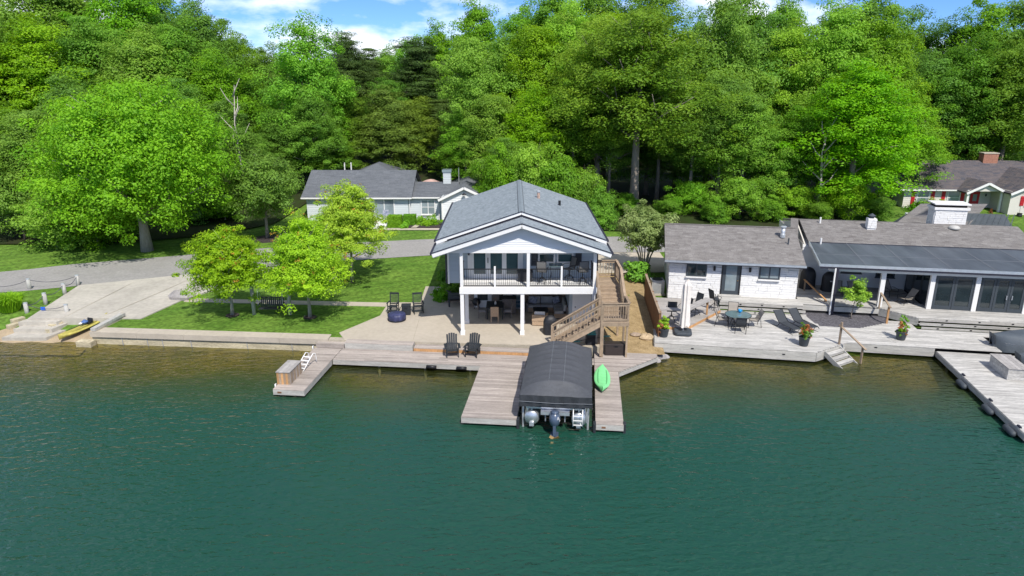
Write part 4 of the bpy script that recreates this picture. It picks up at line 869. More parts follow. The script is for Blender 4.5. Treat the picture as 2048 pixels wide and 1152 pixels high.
for x0 in (-.32, .32):
    u = (x0/W2+1)/2; MB().tube([Vector(can(u, .1+.9*i/30))+Vector((0, 0, .006)) for i in range(31)], .014, 5).build('seam', 'seam_thread', cn)
rv = random.Random(8)
def valance(p, q, hh, name, n=30):
    p, q = Vector(p), Vector(q); d = (q-p).normalized(); nn = Vector((d.y, -d.x, 0)); b = MB()
    def f(u, v):
        w = .025*math.sin(u*n*1.3)*(1-v)+.015*math.sin(u*n*.5+2); pt = p+(q-p)*u; sag = .05*math.sin(u*n*.42)*(1-v); return pt+nn*w+Vector((0, 0, -hh*(1-v)-sag*(.6)))
    b.grid(f, n*2, 4); o = b.build(name, 'canopy_side', LF, True); return o
valance((-W2, L0-.01, ze_+.06), (W2, L0-.01, ze_+.06), .52, 'valance'); valance((-W2-.01, L1, ze_+.01), (-W2-.01, L0, ze_+.01), .55, 'valance'); valance((W2+.01, L0, ze_+.01), (W2+.01, L1, ze_+.01), .55, 'valance')
MB().tube([(-W2-.02, L0-.04, ze_-.22), (0, L0-.05, ze_-.26), (W2+.02, L0-.04, ze_-.22)], .014, 5).build('hem_rope', 'seam_thread', LF)
for i in range(10):
    yv = L0+.62+i*.6
    if yv < L1-.3: MB().tube([(W2*(k/10-1), yv, can(k/20, (yv-L0)/(L1-L0))[2]-.035) for k in range(21)], .02, 6).build('rib', 'aluminium', LF)
# ---- kayaks
def kayak(name, lb, loc, rz, L_, Wd, Ht, m, m2, tilt=(0, 0), seat=True):
    t = thing(name, lb, 'kayak', loc, rz)
    def sec(s): k = max(0, 1-abs(s)**2.6); return Wd/2*k**.8+.012, Ht*(.45+.55*abs(s)**2)
    b = MB()
    def f(u, v):
        s = v*2-1; w, hh = sec(s); a = u*2*math.pi; x = w*math.cos(a); z = Ht*.45+hh*.5*math.sin(a)*(1 if math.sin(a) < 0 else .75)+.16*Ht*abs(s)**3; return (x, s*L_/2, z)
    b.grid(f, 20, 36); o = b.build('hull', m, t, True)
    d = MB()
    def f2(u, v): s = (v*2-1)*.62; w, hh = sec(s); return (w*.62*(u*2-1), s*L_/2, Ht*.45+hh*.5*.75-.045*(1-(u*2-1)**2)+.012)
    d.grid(f2, 8, 16); d.build('cockpit', m2, t, True)
    if seat:
        MB().cbox((0, L_*.08, Ht*.8), (Wd*.5, .28, .04)).build('seat', m2, t, bevel=.01); MB().cbox((0, L_*.14, Ht*1.0), (Wd*.5, .04, .26), (-.3, 0, 0)).build('backrest', m2, t, bevel=.01)
    t.rotation_euler = (tilt[0], tilt[1], rz); return t
kayak('kayak', 'bright green kayak lying on the right pier beside the canopy', DK(4.22, 2.1, DZ+.04), DKR+R(-1), 2.75, .78, .34, 'kayak_green', 'kayak_dark_green', (0, R(6)), False)
g0, g1 = G(122, 682, .1), G(215, 637, .45); mid = (g0+g1)/2
ky = kayak('kayak', 'olive and yellow fishing kayak beached beside the lake wall', (mid.x, mid.y, .3), math.atan2(g1.y-g0.y, g1.x-g0.x)-math.pi/2, (g1-g0).length*1.05, .85, .4, 'kayak_olive', 'black_paint', (R(5), 0))
MB().lathe([(.14, 0), (.2, .1), (.05, .22)], 12, (0, .1, .34)).build('gear_bag', 'chair_blue', ky); MB().lathe([(.08, 0), (.1, .05), (.02, .1)], 12, (.05, -.2, .42)).build('hatch', 'white_paint', ky)
# ---- under the stair and by the side yard
t = thing('deck_storage', 'dark brown plastic storage chest under the stair landing', 'box', (5.58, 35.0, DZ), R(-2)); MB().box(-.58, .58, -.02, .5, 0, .55).build('body', 'brown_plastic', t, bevel=.02); MB().box(-.6, .6, -.04, .52, .552, .64).build('lid', 'brown_plastic', t, bevel=.02); piece('handle', t, 'dark_metal', (0, -.05, .53), (.2, .03, .03))
t = thing('trash_bin', 'dark bin standing under the lower stair flight', 'bin', (4.3, 35.9, .75)); MB().prism([(-.25, -.25), (.25, -.25), (.25, .25), (-.25, .25)], 0, .6).build('body', 'cover_black', t); MB().box(-.28, .28, -.28, .28, .602, .66).build('lid', 'teal_plastic', t, bevel=.02)
t = thing('paddle', 'teal paddle leaning flat beneath the stair', 'paddle', (4.35, 35.55, 1.0), R(10)); MB().tube([(-.7, 0, .1), (.7, 0, .25)], .018, 6).build('shaft', 'black_paint', t); MB().cbox((.85, 0, .27), (.36, .16, .03)).build('blade', 'teal_plastic', t, bevel=.01); MB().cbox((-.85, 0, .08), (.36, .16, .03)).build('blade', 'teal_plastic', t, bevel=.01)
def grill(lb, loc, rz, w, d, hh, m='cover_black'):
    t = thing('covered_grill', lb, 'grill', loc, rz); b = MB()
    def f(u, v):
        a = u*2*math.pi; k = 1 if v < .62 else math.cos((v-.62)/.38*math.pi/2*.93); fl = 1+.05*(1-v)+.025*math.sin(a*7)*(1-v); q = 2.6
        c, s = math.cos(a), math.sin(a); r = (abs(c)**q+abs(s)**q)**(-1/q); return (w/2*c*r*k*fl, d/2*s*r*max(.25, k)*fl, hh*(v if v < .62 else .62+.38*math.sin((v-.62)/.38*math.pi/2)))
    b.grid(f, 32, 14); b.f.append(tuple(range(14*33, 15*33))); b.build('cover', m, t, True)
    [MB().tube([(s*w*.36-.02, 0, .05), (s*w*.36+.02, 0, .05)], .055, 10).build('wheel', 'black_paint', t) for s in (-1, 1)]
    return t
grill('grill under a black cover on the patio beside the stair foot', (*G(1100, 667, .75).xy, .75), R(10), .75, .6, 1.1)
# ---- patio dining set
def wicker_chair(lb, loc, rz, m, group):
    t = thing('dining_chair', lb, 'chair', loc, rz, group)
    MB().box(-.24, .24, -.24, .24, .38, .44).build('seat', m, t, bevel=.01); MB().box(-.22, .22, -.22, .2, .442, .49).build('cushion', 'cushion_grey', t, bevel=.015)
    MB().cbox((0, .25, .72), (.48, .05, .58), (-.12, 0, 0)).build('backrest', m, t, bevel=.015)
    for sx in (-1, 1):
        for sy in (-1, 1): piece('leg', t, m, (sx*.21, sy*.21, .19), (.05, .05, .38))
    return t
tc = G(990, 636, .75)
t = thing('dining_table', 'dark rectangular dining table under the balcony', 'table', (tc.x, tc.y+.35, .75)); 
for i in range(6): piece('table_slat', t, 'black_wood', (0, -.55+i*.22, .74), (1.05, .212, .03))
MB().box(-.5, .5, -.62, .62, .66, .722).build('apron', 'black_wood', t)
for sx in (-1, 1):
    for sy in (-1, 1): piece('leg', t, 'black_wood', (sx*.46, sy*.58, .33), (.07, .07, .66))
t2 = thing('vase', 'small pale vase in the middle of the dark dining table', 'vase', (tc.x+.02, tc.y+.35, 1.507)); MB().lathe([(.05, 0), (.07, .06), (.06, .14), (.03, .2), (.035, .23)], 12).build('body', 'cushion_white', t2, True); p_, n_, ti_ = crown_pts(.2, .36, .08, P_round, 6, .05, 10); leaves('sprigs', p_, n_, .03, ti_, 'leaf_pink', t2)
c1 = wicker_chair('tan wicker dining chair with its back to the lake, front of the dark table', (tc.x, tc.y-.62, .75), math.pi, 'wicker', 'patio dining chairs')
wicker_chair('dark wicker dining chair at the left side of the dark table', (tc.x-.78, tc.y+.15, .75), R(90), 'wicker_dark', 'patio dining chairs')
wicker_chair('dark wicker dining chair at the right side of the dark table', (tc.x+.78, tc.y+.15, .75), R(-90), 'wicker_dark', 'patio dining chairs')
wicker_chair('dark wicker dining chair at the far end of the dark table', (tc.x, tc.y+1.25, .75), 0, 'wicker_dark', 'patio dining chairs')
t = thing('bar_cabinet', 'dark wicker cabinet in the shade between table and glass-front fridge', 'cabinet', (-.18, 41.2, .75)); MB().box(-.42, .42, -.3, .3, .04, .95).build('body', 'wicker_dark', t, bevel=.01); MB().box(-.45, .45, -.33, .33, .952, .99).build('top', 'black_wood', t)
for sx in (-1, 1): piece('foot', t, 'black_wood', (sx*.36, -.2, .02), (.06, .06, .04))
fx = G(1034, 618, .75)
t = thing('drinks_fridge', 'glass-front drinks fridge with white frame near the middle post', 'fridge', (fx.x, fx.y, .75)); MB().box(-.32, .32, 0, .55, .03, 1.02).build('cabinet', 'black_paint', t); d = MB().box(-.32, -.27, -.05, -.002, .05, 1.0).box(.27, .32, -.05, -.002, .05, 1.0).box(-.27, .27, -.05, -.002, .05, .1).box(-.27, .27, -.05, -.002, .95, 1.0).build('door', 'aluminium', t); MB().box(-.27, .27, -.03, -.01, .1, .95).build('pane', 'fridge_pane', d)
for z in (.35, .6): piece('shelf', t, 'aluminium', (0, -.034, z), (.53, .006, .012))
bl = G(953, 614, .75); t = thing('kettle_grill', 'round black kettle smoker by the stone wall', 'grill', (bl.x, bl.y-.2, .75)); MB().lathe([(.02, .15), (.17, .2), (.26, .34), (.27, .44), (.2, .6), (.05, .68)], 18).build('bowl', 'black_paint', t, True); piece('handle', t, 'black_paint', (-.3, -.02, .5), (.12, .04, .04))
for i in range(3): MB().tube([(.1*math.cos(i*2.1), .1*math.sin(i*2.1), .22), (.24*math.cos(i*2.1), .24*math.sin(i*2.1), 0)], .02, 6).build('leg', 'black_paint', t)
# ---- lounge set
sx0, sy0 = 1.0, 41.9
t = thing('sectional_sofa', 'grey cushioned wicker corner sofa against the stone wall', 'sofa', (1.0, 42.0, .75))
MB().box(0, 2.35, -.85, -.03, .05, .3).box(1.55, 2.35, -2.0, -.86, .05, .3).build('base', 'wicker', t); MB().box(0, 2.37, -.14, -.0, .3, .75).build('back_frame', 'wicker_dark', t); MB().box(2.28, 2.4, -2.0, -.15, .3, .75).build('back_frame', 'wicker_dark', t); MB().box(-.1, 0, -.85, -.0, .05, .6).build('arm', 'wicker_dark', t)
for x in (.02, .8): MB().box(x, x+.75, -.85, -.3, .305, .47).build('seat_cushion', 'cushion_grey', t, bevel=.03); MB().cbox((x+.375, -.22, .66), (.74, .16, .42), (-.15, 0, 0)).build('back_cushion', 'cushion_grey', t, bevel=.05)
for yv in (-2.0, -1.42, -.84): MB().box(1.57, 2.12, yv, yv+.56, .305, .47).build('seat_cushion', 'cushion_grey', t, bevel=.03); MB().cbox((2.2, yv+.28, .66), (.16, .54, .42), (0, .15, 0)).build('back_cushion', 'cushion_grey', t, bevel=.05)
for x, a in ((.35, .3), (1.75, -.3)): MB().cbox((x, -.36, .68), (.44, .14, .42), (-.3, a, .1)).build('throw_pillow', 'pillow_blue', t, bevel=.05)
t = thing('coffee_table', 'low dark slatted coffee table before the corner sofa', 'table', (1.75, 40.6, .75))
for i in range(5): piece('table_slat', t, 'black_wood', (0, -.32+i*.16, .4), (.9, .15, .03))
for sx in (-1, 1):
    for sy in (-1, 1): piece('leg', t, 'black_wood', (sx*.4, sy*.3, .19), (.06, .06, .38))
cg = G(1080, 650, .75)
t = thing('club_chair', 'tan wicker club chair with white cushion, back to the lake', 'chair', (cg.x, cg.y+.2, .75), R(172)); MB().box(-.42, .42, -.38, .4, .03, .3).build('base', 'wicker', t, bevel=.02)
for s in (-1, 1): MB().box(min(s*.32, s*.44), max(s*.32, s*.44), -.4, .4, .3, .6).build('arm', 'wicker', t, bevel=.02)
MB().box(-.44, .44, .28, .42, .3, .68).build('backrest', 'wicker', t, bevel=.02); MB().box(-.31, .31, -.38, .27, .302, .44).build('seat_cushion', 'cushion_white', t, bevel=.03); MB().cbox((0, .2, .66), (.62, .14, .36), (-.1, 0, 0)).build('back_cushion', 'cushion_white', t, bevel=.04)
# ---- left of the house: dark table set and shrubs
cgx = G(908, 612, .75)
t = thing('fire_table', 'dark square fire table in the shade left of the house', 'table', (cgx.x+.1, cgx.y+.35, .75), R(4)); MB().box(-.5, .5, -.55, .55, .5, .62).build('top', 'black_wood', t, bevel=.02)
for sx in (-1, 1):
    for sy in (-1, 1): piece('leg', t, 'black_wood', (sx*.42, sy*.47, .25), (.1, .1, .5))
piece('burner_pan', t, 'dark_metal', (0, 0, .625), (.5, .25, .02))
sg = G(893, 597, .75)
t = thing('patio_table', 'small round black metal table beside the shrub bed', 'table', (sg.x, sg.y-.3, .75)); MB().lathe([(.36, .5), (.38, .53), (.36, .55)], 20).build('top', 'dark_metal', t)
for i in range(3): MB().tube([(.3*math.cos(i*2.1), .3*math.sin(i*2.1), .5), (.33*math.cos(i*2.1), .33*math.sin(i*2.1), 0)], .02, 6).build('leg', 'dark_metal', t)
def shrub(lb, loc, r, hh, leaf, cat='shrub', n=60, name='shrub', group=None, size=.06, cr=.28, flowers=None, sx=1, sy=1):
    t = thing(name, lb, cat, loc, 0, group); p, nn, ti = crown_pts(.05, hh, r, P_round, n, cr*r/.45, 70, .8, .5, .1, .4); p[:, 0] *= sx; p[:, 1] *= sy; p[:, 2] = np.maximum(p[:, 2], .02)
    leaves('foliage', p, nn, size*(.7+.6*RNG.random(len(p))), ti, leaf, t)
    b = MB()
    for i in range(5): b.tube([(0, 0, -.05), (r*.4*math.cos(i*1.3), r*.4*math.sin(i*1.3), hh*.6)], [.02, .008], 5)
    b.build('stem', 'bark', t)
    if flowers: p, nn, ti = crown_pts(hh*.35, hh*1.02, r*1.05, P_round, 16, .07, 14, .8, .8); p[:, 0] *= sx; leaves('blossom', p, nn, size*.8, ti, flowers, t)
    return t
for px, py, r, hh, lf, lb in ((878, 600, .38, .5, 'leaf_hedge', 'round green shrub nearest the lake in the bed beside the house'), (892, 570, .4, .55, 'leaf_hedge', 'round green shrub in the middle of the bed beside the house'), (890, 560, .36, .45, 'leaf_mid', 'small shrub at the far end of the bed beside the house'), (902, 580, .35, .45, 'leaf_mid', 'small low shrub between boulders in the bed beside the house'), (906, 590, .36, .3, 'leaf_yellow', 'golden spreading plant by the little black table'), (916, 580, .4, .5, 'leaf_deep', 'dark leafy plant in the bed against the house wall')):
    shrub(lb, (*G(px, py, .78).xy, .77), r, hh, lf, group='shrubs in the house bed')
def boulder(lb, loc, s, m, seed=1, name='boulder'):
    rnd = random.Random(seed); b = MB(); n = 14
    b.lathe([(.5, -.25), (.9, -.1), (1, .25), (.82, .6), (.5, .85), (.05, .92)], n)
    for i, v in enumerate(b.v): k = 1+rnd.uniform(-.13, .13); b.v[i] = (v[0]*s[0]*k, v[1]*s[1]*k, v[2]*s[2]*(1+rnd.uniform(-.1, .1)))
    o = b.build(name, m); o.location = loc; o.rotation_euler.z = rnd.uniform(-.3, .3); return tag(o, lb, 'rock')
boulder('long grey boulder at the lawn corner beside the ramp', (*G(363, 598, .75).xy, .8), (.8, .4, .6), 'boulder_stone', 2)
boulder('small pinkish rock in the bed beside the house', (*G(894, 573, .78).xy, .77), (.2, .15, .2), 'tan_rock', 3); boulder('pale grey rock in the bed beside the house', (*G(889, 578, .78).xy, .77), (.22, .15, .18), 'boulder_stone', 4)
boulder('round tan boulder in the straw mulch by the timber fence', (*G(1293, 672, .6).xy, .45), (.42, .36, .3), 'tan_rock', 5); boulder('flat brown stone in the straw mulch below the stair', (*G(1271, 667, .6).xy, .5), (.36, .22, .16), 'fieldstone', 6)
for i, (px, py, s) in enumerate(((1307, 712, .35), (1318, 715, .4), (1329, 714, .3), (1312, 722, .3))): boulder(f'{ORD[i]} grey shore rock from the left beside the dock tip', (*G(px, py, 0).xy, -.05), (s, s*.8, s*.7), 'boulder_stone', 10+i)
# bed edging
t = thing('bed_edging', 'low tan stone edging around the shrub bed', 'edging'); rnd = random.Random(2)
for i in range(21): piece('stone', t, 'fieldstone', (-4.58+rnd.uniform(-.03, .03), 43.35+i*.295, .82), (.16, .27, .14), (0, 0, rnd.uniform(-.1, .1)))
for i in range(4): piece('stone', t, 'fieldstone', (-4.4+i*.3, 43.2, .8), (.28, .15, .12), (0, 0, rnd.uniform(-.1, .1)))
# ---- garden swing
sw = thing('garden_swing', 'black slatted swing bench hung between two round timber posts on the lawn', 'swing', (*G(545, 628, .75).xy, .72))
for x in (-1.12, 1.1): MB().tube([(x, 0, -.1), (x, 0, 2.45)], [.12, .11], 10).build('post', 'post_wood', sw, True)
MB().tube([(-1.45, 0, 2.5), (1.45, 0, 2.5)], .09, 10).build('beam', 'post_wood', sw, True)
for i in range(12): piece('back_slat', sw, 'black_wood', (-.66+i*.12, .22, .78), (.07, .025, .5), (-.2, 0, 0))
for i in range(5): piece('seat_slat', sw, 'black_wood', (0, -.28+i*.11, .45), (1.45, .1, .025))
for z in (.55, 1.03): piece('back_rail', sw, 'black_wood', (0, .18+(z-.55)*.2, z), (1.5, .04, .06))
for x in (-.74, .74):
    piece('armrest', sw, 'black_wood', (x, -.05, .7), (.06, .55, .04)); MB().tube([(x, -.2, .7), (x*1.05, 0, 2.5)], .012, 5).build('chain', 'galvanised', sw); MB().tube([(x, .25, .9), (x*1.05, 0, 2.5)], .012, 5).build('chain', 'galvanised', sw)
# ---- balcony furniture
def barchair(lb, loc, rz, group, m='sling_grey', seat=.72):
    t = thing('swivel_chair', lb, 'chair', loc, rz, group); f = 'dark_metal'
    MB().grid(lambda u, v: (-.25+.5*u, .2+.14*v+.02*math.sin(v*3), seat+.03+.62*v), 4, 8).build('backrest', m, t, True); MB().grid(lambda u, v: (-.25+.5*u, -.26+.48*v, seat-.02*math.sin(v*3.1)), 4, 6).build('seat', m, t, True)
    b = MB()
    for s in (-1, 1):
        b.tube([(s*.26, -.26, seat), (s*.26, .2, seat), (s*.26, .35, seat+.66)], .018, 6); b.tube([(s*.3, .24, seat+.24), (s*.32, -.1, seat+.26), (s*.31, -.24, seat+.2), (s*.27, -.22, seat)], .016, 6)
    b.tube([(-.26, .35, seat+.66), (.26, .35, seat+.66)], .016, 6); b.build('frame', f, t, True)
    MB().tube([(0, 0, .3), (0, 0, seat-.02)], .03, 8).build('pedestal', f, t)
    for i in range(4): a = i*math.pi/2+.78; MB().tube([(0, 0, .42), (.16*math.cos(a), .16*math.sin(a), .3), (.3*math.cos(a), .3*math.sin(a), 0)], .016, 6).build('leg', f, t, True)
    MB().tube([(.25*math.cos(i*.524), .25*math.sin(i*.524), .22) for i in range(13)], .014, 6).build('foot_ring', f, t, True); return t
BZ = .75+2.812
def bal(px, Y): r0 = ray(px, 555); return (r0.x/r0.y*Y, Y, BZ)
bc = barchair('grey sling bar chair left of the balcony table', bal(1084, 38.0), R(170), 'balcony bar chairs')
copy_thing(bc, bal(1138, 38.55), R(-60), 'grey sling bar chair right of the balcony table, turned sideways'); copy_thing(bc, bal(1165, 38.0), R(186), 'grey sling bar chair at the right end of the balcony')
t = thing('bar_table', 'tall glass-topped bar table on the balcony', 'table', bal(1111, 38.3)); MB().box(-.38, .38, -.38, .38, 1.0, 1.02).build('top', 'table_glass', t)
for sx in (-1, 1):
    for sy in (-1, 1): MB().tube([(sx*.32, sy*.32, 1.0), (sx*.24, sy*.24, .5), (sx*.34, sy*.34, 0)], .015, 6).build('leg', 'dark_metal', t, True)
t = thing('deck_cooler', 'dark storage cube beside the middle balcony post', 'box', bal(1050, 38.6)); MB().box(-.42, .42, -.25, .25, 0, .55).build('body', 'cover_black', t, bevel=.02); MB().box(-.44, .44, -.27, .27, .552, .6).build('lid', 'black_wood', t)
# ---- timber fence and AC between the houses
t = thing('timber_fence', 'brown timber screen fence of vertical boards beside the straw mulch', 'fence', (8.05, 37.3, .3))
pf, qf = Vector((.25, 0, 0)), Vector((.75, 7.0, .25))
for i in range(26): c = pf+(qf-pf)*(i/25); piece('board', t, 'brown_wood', c+Vector((0, 0, .85)), (.03, .24, 1.7), (0, 0, -.07))
for i in range(5): c = pf+(qf-pf)*(i/4); piece('post', t, 'brown_wood', c+Vector((.06, 0, .9)), (.1, .1, 1.85), (0, 0, -.07))
pbar('cap_rail', t, 'stair_wood', pf+Vector((.02, -.1, 1.78)), qf+Vector((.02, .1, 1.78)), .14, .045)
ac = G(1314, 584, .85); t = thing('air_conditioner', 'beige louvred air conditioner unit beside the white stone cabin', 'air conditioner', (ac.x, ac.y+.1, .72)); MB().box(-.42, .42, -.4, .4, .08, 1.0).build('body', 'ac_beige', t, bevel=.02); piece('pad', t, 'concrete', (0, 0, .03), (1.0, .95, .1))
for i in range(11): piece('louvre', t, 'steel_pipe', (-.08, -.41, .18+i*.07), (.56, .02, .03))
MB().lathe([(.36, 1.0), (.36, 1.03), (.3, 1.05)], 18).build('fan_guard', 'dark_metal', t)
# crape myrtle with bare multi-stem, hosta
cp = Vector((9.75, 49.9, 0)); cp.z = h(cp.x, cp.y)
t = thing('crape_myrtle', 'multi-stem small tree with airy grey green crown between the houses', 'tree', cp); b = MB()
for i in range(9):
    a = i*.7; x, y = math.cos(a), math.sin(a); b.tube([(x*.12, y*.12, -.1), (x*.45, y*.45, 1.3), (x*1.0, y*.9, 2.5), (x*1.6, y*1.4, 3.5)], [.055, .045, .03, .012], 6)
b.build('trunk', 'bark_pale', t, True); p, nn, ti = crown_pts(1.8, 4.6, 2.3, P_round, 260, .45, 80, .6, .4, .15); leaves('crown', p, nn, .085*(.7+.6*RNG.random(len(p))), ti, 'leaf_sage', t)
shrub('broad-leaved bright green plant under the multi-stem tree', (*G(1278, 556, .9).xy, h(*G(1278, 556, .9).xy)), .75, .8, 'leaf_hedge', n=50, size=.13)
# ---- left shore: steps, posts with rope, sign, grass clump, beam
t = thing('shore_steps', 'three broad concrete steps leading down into the lake at the beach', 'steps', (0, 0, 0))
for (xa, xb, ya, yb_, yk, z) in ((36, 112, 648, 640, 630, .68), (26, 103, 662, 648, 640, .47), (3, 92, 679, 664, 652, .24)):
    f0, f1 = G(xa, ya-4, z), G(xb, ya-4, z); MB().prism([(f0.x, f0.y), (f1.x, f1.y), (f1.x+.4, f1.y+1.3), (f0.x+.4, f0.y+1.3)], z-.45, z).build('step', 'concrete_ramp', t)
for i, (px, py, z) in enumerate(((122, 642, .5), (112, 651, .4), (104, 660, .3))): q = G(px, py, z); MB().cbox((q.x, q.y, z-.05), (.35, .7, .4), (0, 0, -.5)).build('side_block', 'wall_stained', t)
for i, (px, py, z) in enumerate(((36, 641, .5), (28, 652, .35))): q = G(px, py, z); MB().cbox((q.x, q.y, z-.05), (.35, .7, .4), (0, 0, -.5)).build('side_block', 'wall_stained', t)
PB_ = [(-30, 590, 0), (60, 579, 0), (157, 571, 0), (130, 589, 0), (92, 609, 0), (55, 629, 0), (137, 640, 0)]; tops = []
plb = ['', 'weathered rope post on the lane verge, farthest left of the row', 'weathered rope post at the verge corner by the ramp', 'weathered rope post at the ramp edge, nearest the lane', 'weathered rope post halfway along the ramp edge', 'weathered rope post at the head of the shore steps', 'weathered rope post standing at the lower ramp edge over the beach']
for i, (px, py, _) in enumerate(PB_):
    g = G(px, py, .8); zb = h(g.x, g.y); g = G(px, py, zb); hh = .8 if i < 6 else 1.05; tops.append(Vector((g.x, g.y, zb+hh-.1)))
    if i == 0: continue
    t = thing('rope_post', plb[i], 'post', (g.x, g.y, zb-.15), 0, 'rope posts by the ramp'); MB().tube([(0, 0, 0), (0, 0, hh+.1)], [.13, .12], 12).build('shaft', 'post_wood', t, True); MB().lathe([(.13, hh+.1), (.12, hh+.14), (.02, hh+.16)], 12).build('cap', 'galvanised', t)
rl = ['running off the left edge of the picture', 'along the lane verge', 'around the verge corner', 'on the upper ramp edge', 'on the lower ramp edge', 'across the top of the shore steps']
for i in range(6):
    a, c = tops[i], tops[i+1]; o = MB().tube([a+(c-a)*(k/12)-Vector((0, 0, .28*(1-(k/6-1)**2))) for k in range(13)], .02, 6).build('rope', 'rope', None, True); tag(o, 'sagging dark rope between posts '+rl[i], 'rope', 'ropes between posts')
a, c = tops[5], tops[6]; sp = a+(c-a)*.42-Vector((0, 0, .12)); t = thing('sign', 'small blue sign hanging on the rope above the shore steps', 'sign', sp-Vector((0, 0, .3))); MB().box(-.14, .14, -.01, .01, .06, .26).build('panel', 'sign_blue', t); 
for x in (-.1, .1): piece('hook', t, 'galvanised', (x, 0, .285), (.01, .01, .05))
sh = G(20, 618, .8); t = thing('ornamental_grass', 'tall clump of ornamental grass at the left edge above the beach', 'plant', (sh.x, sh.y, h(sh.x, sh.y)-.05)); N = 620; an = RNG.random(N)*6.28; rr2 = RNG.random(N)**.5
V = []; F = []
for i in range(N):
    a, r = an[i], rr2[i]; x, y = .5*r*math.cos(a), .5*r*math.sin(a); l = .9+.5*RNG.random(); ox, oy = .75*r*math.cos(a+.2), .75*r*math.sin(a+.2); w = .022; k = len(V)
    V += [(x-w, y, 0), (x+w, y, 0), (x+ox*.45+w, y+oy*.45, l*.75), (x+ox*.45-w, y+oy*.45, l*.75), (x+ox*1.2, y+oy*1.2, l*(1.05-.35*r))]; F += [(k, k+1, k+2, k+3), (k+3, k+2, k+4)]
b = MB().add(V, F); o = b.build('blades', 'leaf_yellow', t); a_ = o.data.attributes.new('tint', 'FLOAT', 'FACE'); a_.data.foreach_set('value', list(RNG.random(len(F)))); o['kind'] = 'stuff'
p0, p1 = G(186, 662, .8), G(247, 631, .85); t = thing('guard_beam', 'grey timber beam lying along the wall end beside the beached kayak', 'beam', p0); d = p1-p0; MB().bar((0, 0, .08), (d.x, d.y, .16), .3, .16).build('timber', 'post_wood', t); MB().bar((.1, .1, -.25), (d.x, d.y, .0), .2, .5).build('curb', 'concrete_wall', t)
# ================================================================ RIGHT-HAND PROPERTY (axes RP)
TZ, UZ2, BZ2 = .65, 1.15, .8
def rthing(name, lb, cat, u, v, z, rz=0, group=None): return thing(name, lb, cat, RP(u, v, z), RPR+R(rz), group)
TD = rthing('terrace_deck', 'bleached timber lakeside terrace deck with steps and upper boardwalk', 'deck', 0, 0, 0)
def umax(v):
    return 3.75+(v+8)*1.12 if v < -6.1 else 17.6
def rows(parent, v0, v1, seg, z, m, w=.142):
    n = max(1, round((v1-v0)/w)); w = (v1-v0)/n
    for i in range(n):
        v = v0+(i+.5)*w
        for a, c in seg(v):
            if c-a < .08: continue
            cuts = [a]; x = a+rb.uniform(2, 4.2)
            while x < c-1.2: cuts.append(x); x += rb.uniform(3.4, 4.3)
            cuts.append(c)
            for p, q in zip(cuts, cuts[1:]): piece('plank', parent, m, ((p+q)/2, v, z-.019+rb.uniform(-.003, .003)), (q-p-.006, w-.009, .038))
def tseg(v):
    if v < -6.1: return [(-4.75, umax(v))]
    if v < -5.7: return [(-4.75, 13.6)]
    if v < -3.65: return [(-4.75 if v < -5.72 else -2.9+(v+5.7)*.6, 13.6 if v < -3.9 else 17.6)]
    return [(-2.9+(v+5.7)*.6, 4.9-.0*v), (min(9.1, 7.05+(v+3.65)*1.45), 17.6)] if v < -3.2 else [(-2.9+(v+5.7)*.6, 4.75-(v+3.2)*.17), (min(9.1, 7.05+(v+3.65)*1.45), 10.4)]
rows(TD, -8.0, -1.9, tseg, TZ, 'pale_deck')
def useg(v):
    s = []
    if v < -1.0: s += [(-.6, 4.45), (max(8.9, 8.9-(v+.9)*1.06), 17.6)] if v > -1.42 else [(8.9-(v+.9)*1.06, 17.6)]
    elif v < 0: s += [(-.6, 17.6)]
    else: s += [(4.35, 11.7 if v > .3 else 17.6)]
    return s
rows(TD, -2.5, 4.4, useg, UZ2, 'pale_deck')
def face(p, q, z0, z1, m='dock_side', nm='riser', n=1):
    for i in range(n):
        a, c = z0+(z1-z0)*i/n, z0+(z1-z0)*(i+1)/n; pbar(nm, TD, m, (*p, (a+c)/2), (*q, (a+c)/2), .035, c-a-.006)
# lake-side fascia, two boards deep, and a near-black block painting the shade underneath
for p, q in (((-4.75, -8.02), (3.75, -8.02)), ((3.77, -8.0), (5.65, -6.33)), ((5.67, -6.12), (10.3, -6.12)), ((-4.77, -8.0), (-4.77, -5.7))): face(p, q, .12, .605, n=2, nm='fascia_board')
MB().prism([(-4.6, -7.8), (3.6, -7.8), (5.3, -6.3), (5.4, -5.95), (17, -5.9), (17, -2), (-4.6, -2)], .1, .4).build('underdeck_shade', 'interior_dark', TD)
# three broad steps up to the cabin, and to the porch
for i in range(2):
    z = TZ+(i+1)*.167; v1 = -1.42-.28*(1-i)
    for (a, c, vv) in ((-.62, 4.5, v1), (10.65, 17.6, v1-1.12)):
        for k in range(2): piece('tread', TD, 'pale_deck', ((a+c)/2, vv+.07+k*.14, z-.02), (c-a, .135, .04))
for i in range(3):
    z = TZ+i*.167; vv = -1.42-.28*(2-i)
    for (a, c, q) in ((-.62, 4.5, vv+.0), (10.65, 17.6, vv-1.12)): pbar('riser', TD, 'dock_side', (a, q+.02, z+.06), (c, q+.02, z+.06), .03, .125)
    for (a, c, q) in ((-.2, 4.2, vv), (11, 17, vv-1.12)):
        for k in range(3): x = a+(c-a)*(k+.3+.18*i)/3.4; piece('step_light', TD, 'black_paint', (x, q-.005, z+.07), (.11, .02, .06))
for k in range(3): face((8.93, -.93), (10.64, -2.52), TZ+k*.167, TZ+(k+1)*.167, nm='side_board')
face((4.47, -1.03), (8.9, -1.03), .78, 1.1, nm='fascia_board'); MB().prism([(4.5, -.98), (8.9, -.98), (8.9, -.5), (4.5, -.5)], .3, 1.1).build('underdeck_shade', 'interior_dark', TD)  # near-black filler paints the shade behind the fascia
